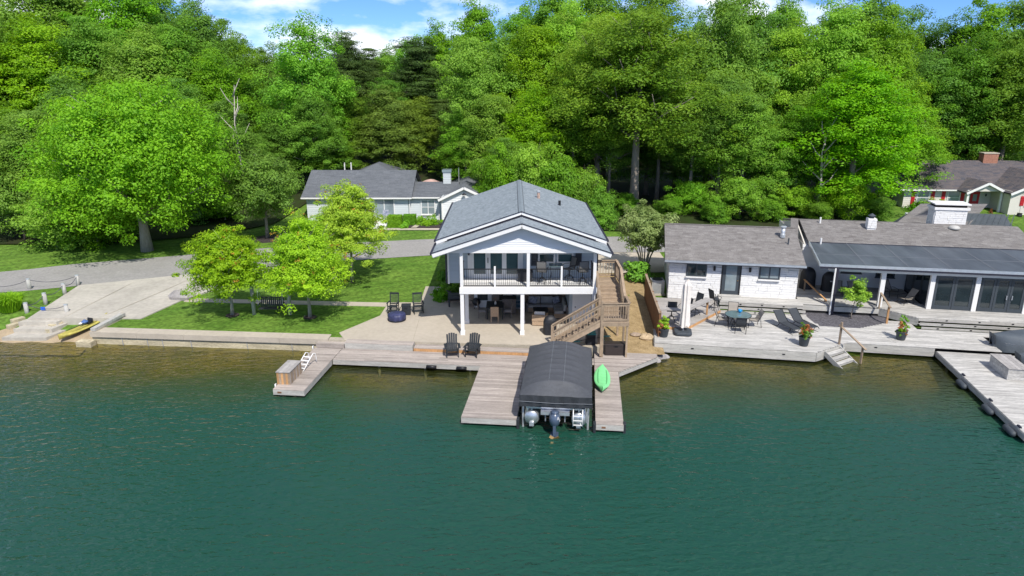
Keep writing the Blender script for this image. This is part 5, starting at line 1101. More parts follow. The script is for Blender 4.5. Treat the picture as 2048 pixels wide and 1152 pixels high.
for k, x in enumerate((-2.7, 2.1)): piece('step_light', TD, 'black_paint', (x, -8.045, .44), (.14, .02, .06))
for x in (7.3,): piece('step_light', TD, 'black_paint', (x, -6.145, .45), (.14, .02, .06))
# planter bed with small tree
bedp = [(4.35, -1.0), (4.7, -3.75), (7.1, -3.8), (9.4, -2.2), (9.2, -.95)]
struct('gravel_bed', MB().prism([tuple(RP(*p).xy) for p in bedp], .2, .615), 'gravel')
tp = G(1702, 638, .6); tree('sapling', 'slim young tree with yellow green leaves in the gravel bed', (tp.x, tp.y, .55), 2.75, .95, .72, P_egg, 'leaf_lawn', 'bark', 46, .24, 55, .07, .035, zf=.4, nb=7, shell=.3)
# bar deck
BD = rthing('bar_deck', 'raised grey corner deck with brown edge before the stone cabin', 'deck', 0, 0, 0)
rows(BD, -5.7, -.06, lambda v: [(-4.72, min(-.62, -2.9+(v+5.7)*.62))], BZ2, 'grey_deck')
for p, q in (((-4.72, -5.72), (-2.9, -5.72)), ((-2.88, -5.7), (-.62, -2.06))): pbar('edge_board', BD, 'cedar', (*p, .72), (*q, .72), .04, .15)
BC = rthing('bar_counter', 'long timber bar counter on cedar legs on the corner deck', 'counter', 0, 0, BZ2)
def counter(p, q, w):
    p, q = Vector((*p, 1.0)), Vector((*q, 1.0)); d = (q-p).normalized(); n = Vector((-d.y, d.x, 0))
    for k in (-1, 0, 1): pbar('top_board', BC, 'grey_deck', p+n*k*w/3, q+n*k*w/3, w/3-.01, .045)
    for f in (.06, .94): c = p+(q-p)*f; piece('leg', BC, 'cedar', (c.x, c.y, .485), (.1, .1, .97)); c2 = c+n*w*.28; pbar('brace', BC, 'cedar', (c.x, c.y, .55), (c2.x, c2.y, .95), .06, .06)
counter((-3.0, -5.35), (-1.45, -2.95), .55); counter((-4.7, -5.45), (-3.05, -5.42), .5)
st = barchair('grey sling bar stool behind the left counter on the corner deck', RP(-3.75, -4.75, BZ2), RPR+R(180), 'corner deck bar stools', 'sling_dark', .68)
copy_thing(st, RP(-2.95, -4.3, BZ2), RPR+R(-50), 'bar stool just behind the closed parasol'); copy_thing(st, RP(-2.25, -3.25, BZ2), RPR+R(-50), 'bar stool at the middle of the long counter'); copy_thing(st, RP(-1.0, -2.0, BZ2), RPR+R(120), 'bar stool at the far corner by the cabin steps')
# parasol
UM = rthing('parasol', 'closed off white cantilever parasol on dark weighted base', 'parasol', -3.15, -6.35, TZ)
b = MB(); b.prism([(-.5, -.35), (-.35, -.5), (.35, -.5), (.5, -.35), (.5, .35), (.35, .5), (-.35, .5), (-.5, .35)], .04, .22); b.build('base', 'pot_grey', UM, bevel=.05); MB().tube([(0, 0, .2), (0, 0, 3.3)], .045, 10).build('pole', 'aluminium', UM)
b = MB(); b.grid(lambda u, v: ((.27-.07*v+.035*math.sin(u*2*math.pi*8)+.02*math.sin(u*40+v*9))*(1 if v < .95 else .55)*math.cos(u*2*math.pi)+.06, (.25-.07*v+.035*math.sin(u*2*math.pi*8))*(1 if v < .95 else .55)*math.sin(u*2*math.pi), .5+.08*math.sin(u*2*math.pi*4)*(1-v)+2.75*v), 64, 24); b.build('canopy', 'umbrella_cloth', UM, True)
# potted flowers
for i, (px, py, lb) in enumerate(((1327, 673, 'grey pot of coral flowers beside the parasol base'), (1607, 691, 'grey pot of coral flowers at the terrace corner by the loungers'), (1801, 679, 'grey pot of coral flowers near the right-hand dock'))):
    g = G(px, py, TZ); t = thing('flower_pot', lb, 'potted plant', g, 0, 'flower pots on the terrace'); MB().lathe([(.2, 0), (.23, .05), (.29, .48), (.31, .5), (.29, .52), (.26, .47), (.02, .46)], 20).build('pot', 'pot_grey', t, True)
    p, nn, ti = crown_pts(.45, .85, .34, P_round, 40, .1, 34, .8, .3); leaves('foliage', p, nn, .05, ti, 'leaf_yellow' if i == 0 else 'leaf_mid', t); p, nn, ti = crown_pts(.6, .92, .36, P_round, 24, .08, 20, .8, .6); leaves('blossom', p, nn, .045, ti, 'leaf_pink', t)
# glass table and sling chairs
tg = RP(.1, -4.45, TZ); t = thing('glass_table', 'round glass-topped patio table on dark legs in the terrace middle', 'table', tg); MB().lathe([(.74, .7), (.75, .71), (.74, .72)], 32).build('top', 'table_glass', t); MB().tube([(.75*math.cos(i*.2618), .75*math.sin(i*.2618), .71) for i in range(25)], .02, 6).build('rim', 'dark_metal', t)
for i in range(4): a = i*1.571+.6; MB().tube([(.5*math.cos(a), .5*math.sin(a), .7), (.38*math.cos(a), .38*math.sin(a), .35), (.52*math.cos(a), .52*math.sin(a), 0)], .02, 6).build('leg', 'dark_metal', t, True)
t = thing('pitcher', 'bright blue pitcher on the round glass table', 'pitcher', tg+Vector((.2, .35, .722))); MB().lathe([(.07, 0), (.09, .1), (.1, .2), (.085, .2), (.07, .05)], 14).build('body', 'cup_blue', t, True); MB().tube([(.09, 0, .16), (.16, 0, .12), (.09, 0, .05)], .014, 6).build('handle', 'cup_blue', t)
def sling(lb, loc, rz, group, m, low=False):
    t = thing('sling_chair', lb, 'chair', loc, rz, group); s0 = .32 if low else .4; bk = .5 if low else .3
    MB().grid(lambda u, v: (-.27+.54*u, .22+bk*v+.03*math.sin(v*5), s0-.02+.6*v), 4, 10).build('backrest', m, t, True); MB().grid(lambda u, v: (-.27+.54*u, -.28+.52*v, s0+.05-.06*v-.02*math.sin(v*3)), 4, 8).build('seat', m, t, True)
    for s in (-1, 1):
        MB().tube([(s*.28, -.3, s0+.05), (s*.28, .22, s0-.02), (s*.28, .22+bk, s0+.6)], .018, 6).build('side_rail', 'dark_metal', t, True); MB().tube([(s*.3, -.34, 0), (s*.31, -.3, s0+.22), (s*.31, .1, s0+.24), (s*.3, .32, s0+.2)], .018, 6).build('armrest', 'dark_metal', t, True); MB().tube([(s*.3, .34, s0+.15), (s*.3, .42, 0)], .018, 6).build('leg', 'dark_metal', t, True)
    MB().tube([(-.3, .22+bk, s0+.6), (.3, .22+bk, s0+.6)], .016, 6).build('top_rail', 'dark_metal', t); MB().tube([(-.3, -.3, s0*.45), (.3, -.3, s0*.45)], .014, 6).build('stretcher', 'dark_metal', t); return t
sling('tan sling chair on the left of the round glass table', RP(-.75, -4.5, TZ), RPR+R(80), 'chairs round the glass table', 'sling_tan'); sling('tan sling chair on the right of the round glass table', RP(.98, -4.35, TZ), RPR+R(-80), 'chairs round the glass table', 'sling_tan')
sling('dark sling chair before the round glass table, back to the lake', RP(.12, -5.4, TZ), RPR+R(178), 'chairs round the glass table', 'sling_dark'); sling('pale sling chair behind the round glass table near the steps', RP(-.05, -3.45, TZ), RPR+R(-5), 'chairs round the glass table', 'sling_tan')
def chaise(lb, a, c, group):
    d = c-a; rz = math.atan2(d.y, d.x); t = thing('chaise_lounge', lb, 'lounger', a, rz, group)
    MB().grid(lambda u, v: (.62+1.35*v, -.3+.6*u, .33-.03*math.sin(v*3.1)-.1*max(0, v-.85)), 4, 12).build('seat', 'sling_dark', t, True); MB().grid(lambda u, v: (.62-.62*v, -.3+.6*u, .33+.55*v), 4, 8).build('backrest', 'sling_dark', t, True)
    for s in (-1, 1):
        MB().tube([(0, s*.31, .88), (.62, s*.31, .33), (1.85, s*.31, .32), (2.0, s*.31, .22)], .02, 6).build('side_rail', 'dark_metal', t, True)
        MB().tube([(.1, s*.32, 0), (.5, s*.32, .05), (.75, s*.32, .33)], .02, 6).build('leg', 'dark_metal', t, True); MB().tube([(1.75, s*.32, .3), (1.55, s*.32, .0), (1.95, s*.32, .0)], .02, 6).build('leg', 'dark_metal', t, True)
    return t
chaise('near black sling sun lounger beside the flower pot', RP(2.45, -3.6, TZ), RP(3.5, -5.7, TZ), 'sun loungers'); chaise('far black sling sun lounger beside the gravel bed', RP(3.35, -3.15, TZ), RP(4.4, -5.0, TZ), 'sun loungers')
# steps into the lake with handrail
WS = rthing('lake_steps', 'timber steps with handrail descending from the terrace into the lake', 'steps', 4.75, -7.15, 0, 41.7)
for i in range(4):
    z = .5-.17*i
    for k in range(2): piece('tread', WS, 'pale_deck', (0, -.14-i*.3-k*.14, z-.02), (1.3, .135, .04))
    piece('riser', WS, 'dock_side', (0, -.29-i*.3, z-.11), (1.26, .025, .13))
for s in (-1, 1): pbar('stringer', WS, 'dock_side', (s*.66, 0, .5), (s*.66, -1.35, -.25), .04, .26)
for yv, z0 in ((.12, .6), (-1.25, -.6)): piece('post', WS, 'stair_wood', (.78, yv, (z0+.85+(.85+.25 if yv > 0 else .1))/2), (.09, .09, abs(.85+(.85+.25 if yv > 0 else .1)-z0)))
pbar('handrail', WS, 'stair_wood', (.78, .25, 1.76), (.78, -1.45, .85), .13, .045)
HR = rthing('step_handrail', 'timber handrail and post beside the porch steps', 'handrail', 9.0, -1.6, TZ)
piece('post', HR, 'cedar', (-.05, -.85, .5), (.1, .1, 1.05)); pbar('rail', HR, 'stair_wood', (-.1, .7, 1.45), (-.02, -1.0, 1.05), .12, .045); piece('post', HR, 'stair_wood', (-.1, .62, .95), (.08, .08, 1.0))
HR2 = rthing('ramp_handrail', 'low weathered handrail on the boardwalk left of the porch', 'handrail', 5.6, .2, UZ2); pbar('rail', HR2, 'cedar', (-.5, 1.9, .75), (.35, -.7, .15), .1, .05); piece('post', HR2, 'stair_wood', (-.45, 1.8, .36), (.08, .08, .74)); piece('post', HR2, 'stair_wood', (.3, -.55, .08), (.08, .08, .2))
grill('large grill under a black cover beside the cabin corner', RP(5.45, 2.7, UZ2), RPR+R(20), .95, .75, 1.45); g2 = grill('dome-topped grill under a black cover at the porch left end', RP(6.7, 2.3, UZ2), RPR, .85, .7, 1.3); piece('tag', g2, 'white_paint', (.05, -.39, .75), (.16, .02, .07))
for i, (u, v, a, lb) in enumerate(((10.35, 1.7, 20, 'tan sling lounge chair at the back of the porch'), (10.75, .2, -65, 'tan sling lounge chair turned sideways in the porch mouth'), (8.0, .9, 10, 'dark sling lounge chair behind the sapling'), (6.9, .9, -10, 'sling lounge chair at the left end of the porch'))): sling(lb, RP(u, v, UZ2), RPR+R(a), 'porch lounge chairs', 'sling_tan' if i < 2 else 'sling_grey', True)
# ---- stone cabin
CB = rthing('stone_cabin', 'white painted stone cabin with brown shingle roof and slate door', 'cabin', 0, 0, 0)
wc = MB().box(-3.72, 4.15, .06, 7.5, .4, 3.55).build('wall', 'white_stone', CB)
HO = ((-2.72, -1.42, 2.34, 3.4), (-.5, .72, 1.1, 3.4), (1.8, 3.1, 2.36, 3.4))
stones(wc, -3.78, 4.2, .8, 3.5, .04, -1, 'white_stone', .1, .2, .35, 1.1, holes=HO, seed=12, proud=(.01, .05)); stones(wc, .05, 7.5, .8, 3.5, -3.73, -1, 'white_stone', .3, .4, 1.0, 1.8, seed=13, axis='y')
for x0, x1, z0 in ((-2.62, -1.52, 2.45), (1.9, 3.0, 2.47)): window(CB, x0, x1, z0, 3.28, -.05, frame='door_slate', pane='pane_dark' if x0 < 0 else 'pane_light', mull=1, fw=.08, sill=False); piece('stone_sill', CB, 'white_stone', ((x0+x1)/2, -.1, z0-.13), (1.35, .16, .08))
d = MB().box(-.42, .65, -.03, .04, 1.2, 3.33).build('door', 'door_slate', CB); MB().box(-.22, .45, -.045, -.031, 1.5, 3.2).build('pane', 'pane_light', d); piece('handle', d, 'brass', (.55, -.07, 2.2), (.05, .06, .05)); MB().box(-.5, -.42, -.07, .04, 1.18, 3.4).build('door_frame', 'black_paint', CB); MB().box(.65, .73, -.07, .04, 1.18, 3.4).build('door_frame', 'black_paint', CB)
piece('threshold', CB, 'pale_deck', (.1, -.18, 1.2), (1.4, .3, .09))
for x in (-.96, 1.24): MB().lathe([(.06, 0), (.075, .04), (.075, .26), (.06, .3)], 10, (x, -.12, 2.82)).build('wall_lamp', 'black_paint', CB)
ev, rv_, rz_, ez = -.52, 3.75, 5.0, 3.5
for (va, vb, za, zb) in ((ev, rv_, ez, rz_), (8.02, rv_, ez, rz_)):
    r = roof_slab(CB, [(-4.12, va, za), (4.5, va, za), (4.45, vb, zb), (-4.12, vb, zb)], .1, 'dark_trim'); shingles(r, (-4.12, va, za), (8.6, 0, 0), (0, vb-va, zb-za), 'brown_shingle', .15, .4)
MB().box(-4.14, 4.52, ev-.06, ev+.0, ez-.14, ez+.0).build('fascia', 'aluminium', CB); MB().box(-4.12, 4.5, ev-.04, ev-.002, ez-.2, ez-.142).build('gutter', 'dark_trim', CB)
MB().plate([(-3.7, .1, 3.5), (-3.7, 7.4, 3.5), (-3.7, 3.75, 4.85)], (.08, 0, 0)).build('gable_wall', 'white_siding', CB); MB().plate([(4.1, .1, 3.5), (4.1, 7.4, 3.5), (4.1, 3.75, 4.85)], (.08, 0, 0)).build('gable_wall', 'white_siding', CB)
for i in range(29): piece('ridge_cap', CB, 'brown_shingle', (-3.97+i*.3, rv_, rz_+.015), (.29, .22, .03))
zq = ez+(2.5-ev)*.351
f = MB().tube([(3.5, 2.5, zq-.1), (3.5, 2.5, zq+.75)], .13, 14).build('flue', 'galvanised', CB, True); MB().lathe([(.2, 0), (.2, .06), (.16, .08)], 14, (3.5, 2.5, zq+.72)).build('cap', 'galvanised', f); MB().lathe([(.17, 0), (.17, .22), (.13, .26)], 14, (3.5, 2.5, zq+.05)).build('collar', 'galvanised', f)
MB().tube([(3.75, 1.75, ez+2.2*.351-.05), (3.75, 1.75, ez+2.2*.351+.45)], .05, 8).build('vent_pipe', 'pot_grey', CB)
# ---- long bungalow with porch
BG = rthing('lake_bungalow', 'long white bungalow with dark membrane porch roof and tall glazed doors', 'house', 9, 0, 0)
# local u' = u-9
MB().box(-3.9, 10, 3.6, 12, .9, 3.9).build('wall', 'white_siding', BG); MB().box(2.85, 10, -.5, 3.6, .95, 3.5).build('glazed_room', 'interior_dark', BG)
clap(BG, (-3.92, 11.9), (-3.92, 3.6), 1.15, 4.0, (-1, 0), 'cream_siding', .2); clap(BG, (-3.9, 3.58), (2.8, 3.58), 1.15, 3.9, (0, -1), 'white_siding', .2)
window(BG, -1.2, -.1, 2.2, 3.1, 3.52, frame='door_slate', pane='pane_dark', mull=1); window(BG, 1.0, 2.0, 2.0, 3.1, 3.52, frame='door_slate', pane='pane_dark'); 
# glass side wall of the room
for k in range(3):
    y0_ = -.45+k*1.3; MB().box(2.8, 2.86, y0_, y0_+1.25, 1.16, 3.3).build('side_glazing', 'door_slate', BG); MB().box(2.785, 2.799, y0_+.12, y0_+1.13, 1.35, 3.2).build('pane', 'pane_dark', BG)
for x in (0, 2.8, 5.3, 8.1): MB().box(x-.13, x+.13, -.72, -.5, 1.14, 3.45).build('post', 'white_paint', BG)
MB().box(-2.83-.07, -2.83+.07, -1.25, -1.1, .6, 3.6).build('post', 'dark_trim', BG); MB().box(-3.0, -2.92, -1.23, -1.12, .62, 3.6).build('downspout', 'white_paint', BG)
MB().box(-3.2, 10, -.74, -.5, 3.3, 3.62).build('beam', 'white_paint', BG)
def gdoor(x0, x1):
    d = MB().box(x0, x0+.13, -.66, -.58, 1.16, 3.28).box(x1-.13, x1, -.66, -.58, 1.16, 3.28).box(x0+.13, x1-.13, -.66, -.58, 1.16, 1.4).box(x0+.13, x1-.13, -.66, -.58, 3.14, 3.28).build('glazed_door', 'door_slate', BG)
    MB().box(x0+.13, x1-.13, -.635, -.615, 1.4, 3.14).build('pane', 'pane_dark', d); MB().box(x0+.14, x1-.14, -.6, -.59, 2.7, 3.13).build('blind', 'interior_curtain', d)
    return d
gdoor(2.98, 4.05); gdoor(4.07, 5.12); gdoor(5.5, 6.3); gdoor(6.32, 7.12); gdoor(7.14, 7.94)
for x in (6.98, 7.28): piece('door_handle', BG, 'aluminium', (x, -.7, 2.1), (.05, .05, .25))
# roofs: membrane porch roof, shingle roof behind it
pe_, zm_, zr_ = 3.8, 4.12, 5.0
r = roof_slab(BG, [(-3.85, -1.15, pe_), (10.5, -1.15, pe_), (10.5, 3.6, zm_), (-3.5, 3.6, zm_)], .14, 'rubber_roof', 'porch_roof')
for k in range(1, 6): pbar('membrane_seam', r, 'seam_thread', (-3.6+k*2.4, -1.1, pe_+.012), (-3.5+k*2.3, 3.6, zm_+.012), .05, .008)
pbar('membrane_seam', r, 'seam_thread', (-3.75, 1.0, pe_+.142), (10.4, 1.0, pe_+.148), .05, .008)
MB().box(-3.88, 10.5, -1.22, -1.152, pe_-.12, pe_+.04).build('fascia', 'aluminium', BG); MB().box(-3.86, 10.5, -1.2, -1.155, pe_-.24, pe_-.122).build('gutter', 'dark_trim', BG); MB().bar((-3.9, -1.2, pe_-.02), (-3.56, 3.55, zm_-.02), .07, .18).build('edge_trim', 'aluminium', BG)
r = roof_slab(BG, [(-3.6, 3.5, zm_+.03), (10.5, 3.5, zm_+.03), (10.5, 6.9, zr_), (-3.6, 6.9, zr_)], .12, 'dark_trim'); shingles(r, (-3.6, 3.5, zm_+.03), (14.1, 0, 0), (0, 3.4, zr_-zm_-.03), 'brown_shingle', .15, .4)
r = roof_slab(BG, [(-3.6, 6.9, zr_), (10.5, 6.9, zr_), (10.5, 12.5, 4.0), (-3.6, 12.5, 4.0)], .12, 'brown_shingle')
MB().plate([(-3.8, 3.6, 3.9), (-3.8, 12, 3.9), (-3.8, 7.0, 4.9)], (.08, 0, 0)).build('gable_wall', 'cream_siding', BG)
MB().bar((-4.6, 3.2, 4.3), (-3.9, 7.0, 5.02), .5, .08).build('eave_slab', 'brown_shingle', BG)
# rear wing with low ribbed roof
r = roof_slab(BG, [(3.2, 9.4, 4.35), (8.6, 9.4, 4.5), (10.6, 17, 4.9), (8.2, 17, 4.75)], .12, 'dark_trim', 'wing_roof'); shingles(r, (3.6, 9.4, 4.38), (5.0, 0, .14), (4.3, 7.4, .38), 'brown_shingle', .2, .5)
r = roof_slab(BG, [(6.2, 8.6, 4.45), (11.2, 8.6, 4.45), (12.5, 13, 4.75), (8.8, 13, 4.75)], .12, 'ribbed_roof', 'wing_roof')
for k in range(12): x = 6.5+k*.4; pbar('roof_rib', r, 'ribbed_roof', (x, 8.65, 4.47), (x+2.2, 12.9, 4.76), .06, .05)
MB().box(6.4, 11.0, 10, 15.6, 1.1, 4.2).build('wing_wall', 'white_siding', BG)
chm = MB().box(5.35, 7.35, 7.2, 8.3, 4.4, 5.95).build('chimney', 'white_stone', BG); stones(chm, 5.34, 7.36, 4.75, 5.95, 7.19, -1, 'white_stone', .1, .16, .3, .7, seed=21, proud=(.0, .03)); stones(chm, 7.2, 8.3, 4.75, 5.95, 5.34, -1, 'white_stone', .1, .16, .3, .6, seed=22, axis='y', proud=(0, .03))
MB().box(5.22, 7.48, 7.07, 8.43, 5.95, 6.12).build('chimney_cap', 'white_stone', chm); MB().box(5.35, 7.3, 7.2, 8.3, 6.12, 6.3).build('chimney_cap', 'interior_dark', chm); MB().box(5.2, 7.5, 7.05, 8.45, 6.3, 6.38).build('chimney_cap', 'white_paint', chm)
c2 = MB().box(.6, 1.15, 5.6, 6.15, 4.5, 5.45).build('vent_stack', 'white_stone', BG); stones(c2, .59, 1.16, 4.8, 5.4, 5.59, -1, 'white_stone', .12, .18, .2, .4, seed=23, proud=(0, .03)); MB().lathe([(.16, 5.45), (.16, 5.6), (.26, 5.62), (.03, 5.78)], 12, (.87, 5.87, 0)).build('cowl', 'pot_grey', c2)
MB().lathe([(.36, 0), (.36, .1), (.25, .2), (.02, .24)], 18, (6.3, 6.2, 4.83)).build('roof_dome', 'ac_beige', BG, True); MB().tube([(-2.3, 6.4, 4.8), (-2.3, 6.4, 5.3)], .06, 8).build('vent_pipe', 'white_paint', BG); MB().tube([(-2.9, 3.2, 4.0), (-2.9, 3.2, 4.5)], .06, 8).build('vent_pipe', 'white_paint', BG)
# ---- right dock with fenders, chest, covered boats
RD = rthing('boat_dock', 'long bleached timber dock running out from the right-hand terrace', 'dock', 0, 0, 0)
rows(RD, -15.55, -6.15, lambda v: [(10.38, 13.4 if v < -6.6 else 17)], .45, 'pale_deck')
for p, q in (((10.38, -15.55), (10.38, -6.1)), ((10.38, -15.55), (13.4, -15.55)), ((13.38, -15.5), (13.38, -6.6))): pbar('fascia_board', RD, 'dock_side', (*p, .28), (*q, .28), .045, .26)
for i, v in enumerate((-7.2, -10, -12.8, -15.2)):
    for u in (10.6, 13.2): MB().tube([(u, v, -3), (u, v, .4)], .08, 8).build('pile', 'post_wood', RD)
for v in (-9.4, -12.3, -14.9): MB().cbox((10.44, v, .49), (.08, .26, .06)).build('cleat', 'dark_trim', RD)
for i, (v, w) in enumerate(((-9.9, 'nearest the shore'), (-12.7, 'in the middle'), (-14.7, 'nearest the dock end'))):
    t = rthing('fender', f'grey tube fender hanging on the right-hand dock, {w}', 'fender', 10.2, v, .12, 0, 'fenders of the right-hand dock'); MB().tube([(0, -.42, .05), (0, -.34, .05), (0, .34, .05), (0, .42, .05)], [.06, .14, .14, .06], 12).build('body', 'pot_grey', t, True); MB().tube([(0, .3, .15), (.2, .3, .32)], .012, 5).build('line', 'rope', t)
t = rthing('dock_chest', 'white timber chest with grey lid on the right-hand dock', 'box', 12.75, -8.7, .45); 
for i in range(3):
    z = .1+i*.19
    for s in (-1, 1): piece('side_board', t, 'pale_deck', (s*.44, 0, z), (.03, 1.9, .18)); piece('side_board', t, 'pale_deck', (0, s*.94, z), (.85, .03, .18))
MB().box(-.42, .42, -.92, .92, .02, .58).build('body', 'dock_side', t)
for i in range(5): piece('lid_board', t, 'grey_deck', (-.4+i*.2, 0, .61), (.19, 2.0, .035))
def covered_boat(lb, u, v, L_, Wd, z):
    t = rthing('covered_boat', lb, 'boat', u, v, 0)
    def hull(a, s): k = min(1, (s*1.9)**.55+.12); return k
    b = MB(); b.grid(lambda uu, vv: ((vv*L_), (uu*2-1)*Wd/2*hull(0, vv), .12+.75*abs(uu*2-1)**1.5*.9+.2*(1-vv)), 12, 18); b.build('hull', 'white_paint', t, True)
    b = MB(); b.grid(lambda uu, vv: (vv*L_-.12, (uu*2-1)*(Wd/2+.08)*hull(0, vv), z-.9*abs(uu*2-1)**4-.35*(1-min(1, vv*3))+.04*math.sin(vv*14)*(1-abs(uu*2-1))), 20, 24); b.build('cover', 'boat_cover', t, True)
    b = MB(); b.grid(lambda uu, vv: (-.14+.1*vv, (uu*2-1)*(Wd/2+.08)*.28, z-.3-.55*vv), 8, 3); b.build('bow_flap', 'boat_cover', t, True)
    return t
covered_boat('boat under a grey cover moored beside the terrace at the right edge', 13.55, -5.2, 7, 2.5, 1.65); covered_boat('second covered boat at the right edge, nearer the dock chest', 13.75, -7.6, 6.5, 2.2, 1.45)
t = rthing('tube_float', 'blue and white towable float beside the dock chest', 'float', 13.6, -10.0, .4); MB().lathe([(.3, -.12), (.42, 0), (.3, .12), (.2, .05)], 20).build('tube', 'sign_blue', t, True); MB().lathe([(.2, .02), (.22, .1), (.02, .12)], 16).build('cover', 'white_paint', t, True)
# ================================================================ FAR HOUSES
CO = thing('white_cottage', 'low pale cottage with dark shingle roof and grey brick chimney behind the lane', 'house', (-10, 66.3, 1.35))
MB().box(-9.6, .1, 0, 8, -.3, 2.6).build('wall', 'cottage_siding', CO); MB().box(.1, 3.4, .3, 7, -.3, 2.5).build('wall', 'cottage_siding', CO); MB().box(3.4, 7.6, -.6, 8, -.3, 2.55).build('wall', 'cottage_siding', CO)
clap(CO, (-9.6, -.02), (.1, -.02), .0, 2.55, (0, -1), 'cottage_siding', .2); clap(CO, (.12, .28), (3.4, .28), .0, 2.5, (0, -1), 'cottage_siding', .2); clap(CO, (3.4, -.62), (7.6, -.62), 0, 3.5, (0, -1), 'white_siding', .2, top=lambda s: 2.5+(2.1-abs(s-2.1))*.42-.25)
MB().plate([(3.4, -.6, 2.55), (7.6, -.6, 2.55), (5.5, -.6, 3.42)], (0, .1, 0)).build('gable', 'white_siding', CO)
MB().box(3.33, 3.45, -.7, -.6, 0, 2.55).build('corner_trim', 'white_paint', CO)
def gable_roof(P, x0, x1, y0, y1, ze, zr, m, axis='x', ov=.4, sh=True, white=True):
    if axis == 'x':
        ym = (y0+y1)/2; k = (zr-ze)/(ym-y0); zo = ze-k*ov
        for (ya, s) in ((y0-ov, 1), (y1+ov, -1)):
            r = roof_slab(P, [(x0-ov, ya, zo), (x1+ov, ya, zo), (x1+ov, ym, zr), (x0-ov, ym, zr)], .12, 'dark_trim')
            if s == 1 or sh: shingles(r, (x0-ov, ya, zo+.0), (x1-x0+2*ov, 0, 0), (0, ym-ya, zr-zo), m, .2, .6)
        MB().box(x0-ov, x1+ov, y0-ov-.1, y0-ov-.002, zo-.12, zo+.0).build('gutter', 'white_paint', P)
    else:
        xm = (x0+x1)/2; k = (zr-ze)/(xm-x0); zo = ze-k*ov
        for (xa) in (x0-ov, x1+ov):
            r = roof_slab(P, [(xa, y0-ov, zo), (xa, y1+ov, zo), (xm, y1+ov, zr), (xm, y0-ov, zr)], .12, 'dark_trim')
            shingles(r, (xa, y0-ov, zo), (0, y1-y0+2*ov, 0), (xm-xa, 0, zr-zo), m, .2, .6)
            MB().bar((xm, y0-ov-.03, zr-.1), (xa, y0-ov-.03, zo-.1), .05, .22).build('rake_board', 'white_paint', P)
gable_roof(CO, -9.6, .1, 0, 8, 2.6, 4.45, 'dark_shingle'); gable_roof(CO, .5, 4.4, .3, 6.6, 2.5, 3.35, 'dark_shingle', ov=.35); gable_roof(CO, 3.4, 7.6, -.6, 9, 2.5, 3.5, 'dark_shingle', 'y', .35)
MB().plate([(.12, 0, 2.6), (.12, 8, 2.6), (.12, 4, 4.35)], (-.1, 0, 0)).build('gable', 'cottage_siding', CO)
window(CO, 1.35, 2.55, .75, 2.05, .24, bars=1, mull=1, pane='pane_light'); window(CO, -3.1, -1.3, .45, 2.2, -.06, mull=1, pane='pane_light', sill=False); window(CO, -7.6, -6.4, .9, 2.1, -.06, mull=1, bars=1, pane='pane_light')
d = MB().box(4.9, 6.1, -.7, -.62, 0, 2.05).build('door', 'shutter_grey', CO); MB().box(4.75, 4.9, -.7, -.62, 0, 2.2).build('door_trim', 'white_paint', CO); MB().box(6.1, 6.25, -.7, -.62, 0, 2.2).build('door_trim', 'white_paint', CO)
MB().lathe([(.2, 2.75), (.18, 2.8), (.05, 2.95)], 12, (5.5, -.95, 0)).build('barn_lamp', 'black_paint', CO); MB().box(.18, .28, -.1, 0, 0, 2.5).build('downspout', 'white_paint', CO); MB().box(2.95, 3.03, .16, .26, 0, 2.45).build('downspout', 'white_paint', CO)
c = MB().box(3.2, 3.95, 3.0, 3.75, 2.6, 4.35).build('chimney', 'cottage_siding', CO); MB().box(3.12, 4.03, 2.92, 3.83, 4.35, 4.6).build('chimney_cap', 'pane_light', c)
for k in range(9): MB().box(3.195, 3.955, 2.995, 3.0, 2.8+k*.17, 2.815+k*.17).build('mortar_joint', 'mortar', c)
MB().add([(-7.5, 8.5, 3.2), (-2, 8.5, 3.2), (-2, 14, 3.2), (-7.5, 14, 3.2), (-4.7, 10.5, 4.35), (-4.7, 12, 4.35)], [(0, 1, 4), (1, 2, 5, 4), (2, 3, 5), (3, 0, 4, 5)]).build('hip_roof', 'dark_shingle', CO); MB().box(-7.3, -2.2, 8.7, 13.8, 0, 3.2).build('wall', 'cottage_siding', CO)
for x in (-8.6, -7.9): MB().tube([(x+.6, 9.5, 3.2), (x+.6, 9.5, 4.55)], .07, 8).build('vent_pipe', 'white_paint', CO)
for y_ in (2.5, 4.0): piece('roof_vent', CO, 'black_paint', (6.5, y_, 3.15), (.35, .35, .2), (0, .3, 0))
MB().tube([(4.6, 5, 3), (4.6, 5, 4.6)], .04, 6).build('mast', 'galvanised', CO)
t = thing('garden_umbrella', 'faded pink patio umbrella showing behind the cottage chimney', 'parasol', (-8.8, 76, 1.5)); MB().lathe([(1.6, 2.0), (1.1, 2.25), (.5, 2.5), (.02, 2.6)], 8).build('canopy', 'umbrella_pink', t); MB().tube([(0, 0, 0), (0, 0, 2.55)], .04, 8).build('pole', 'post_wood', t)
zc = lambda x, y: h(x, y)
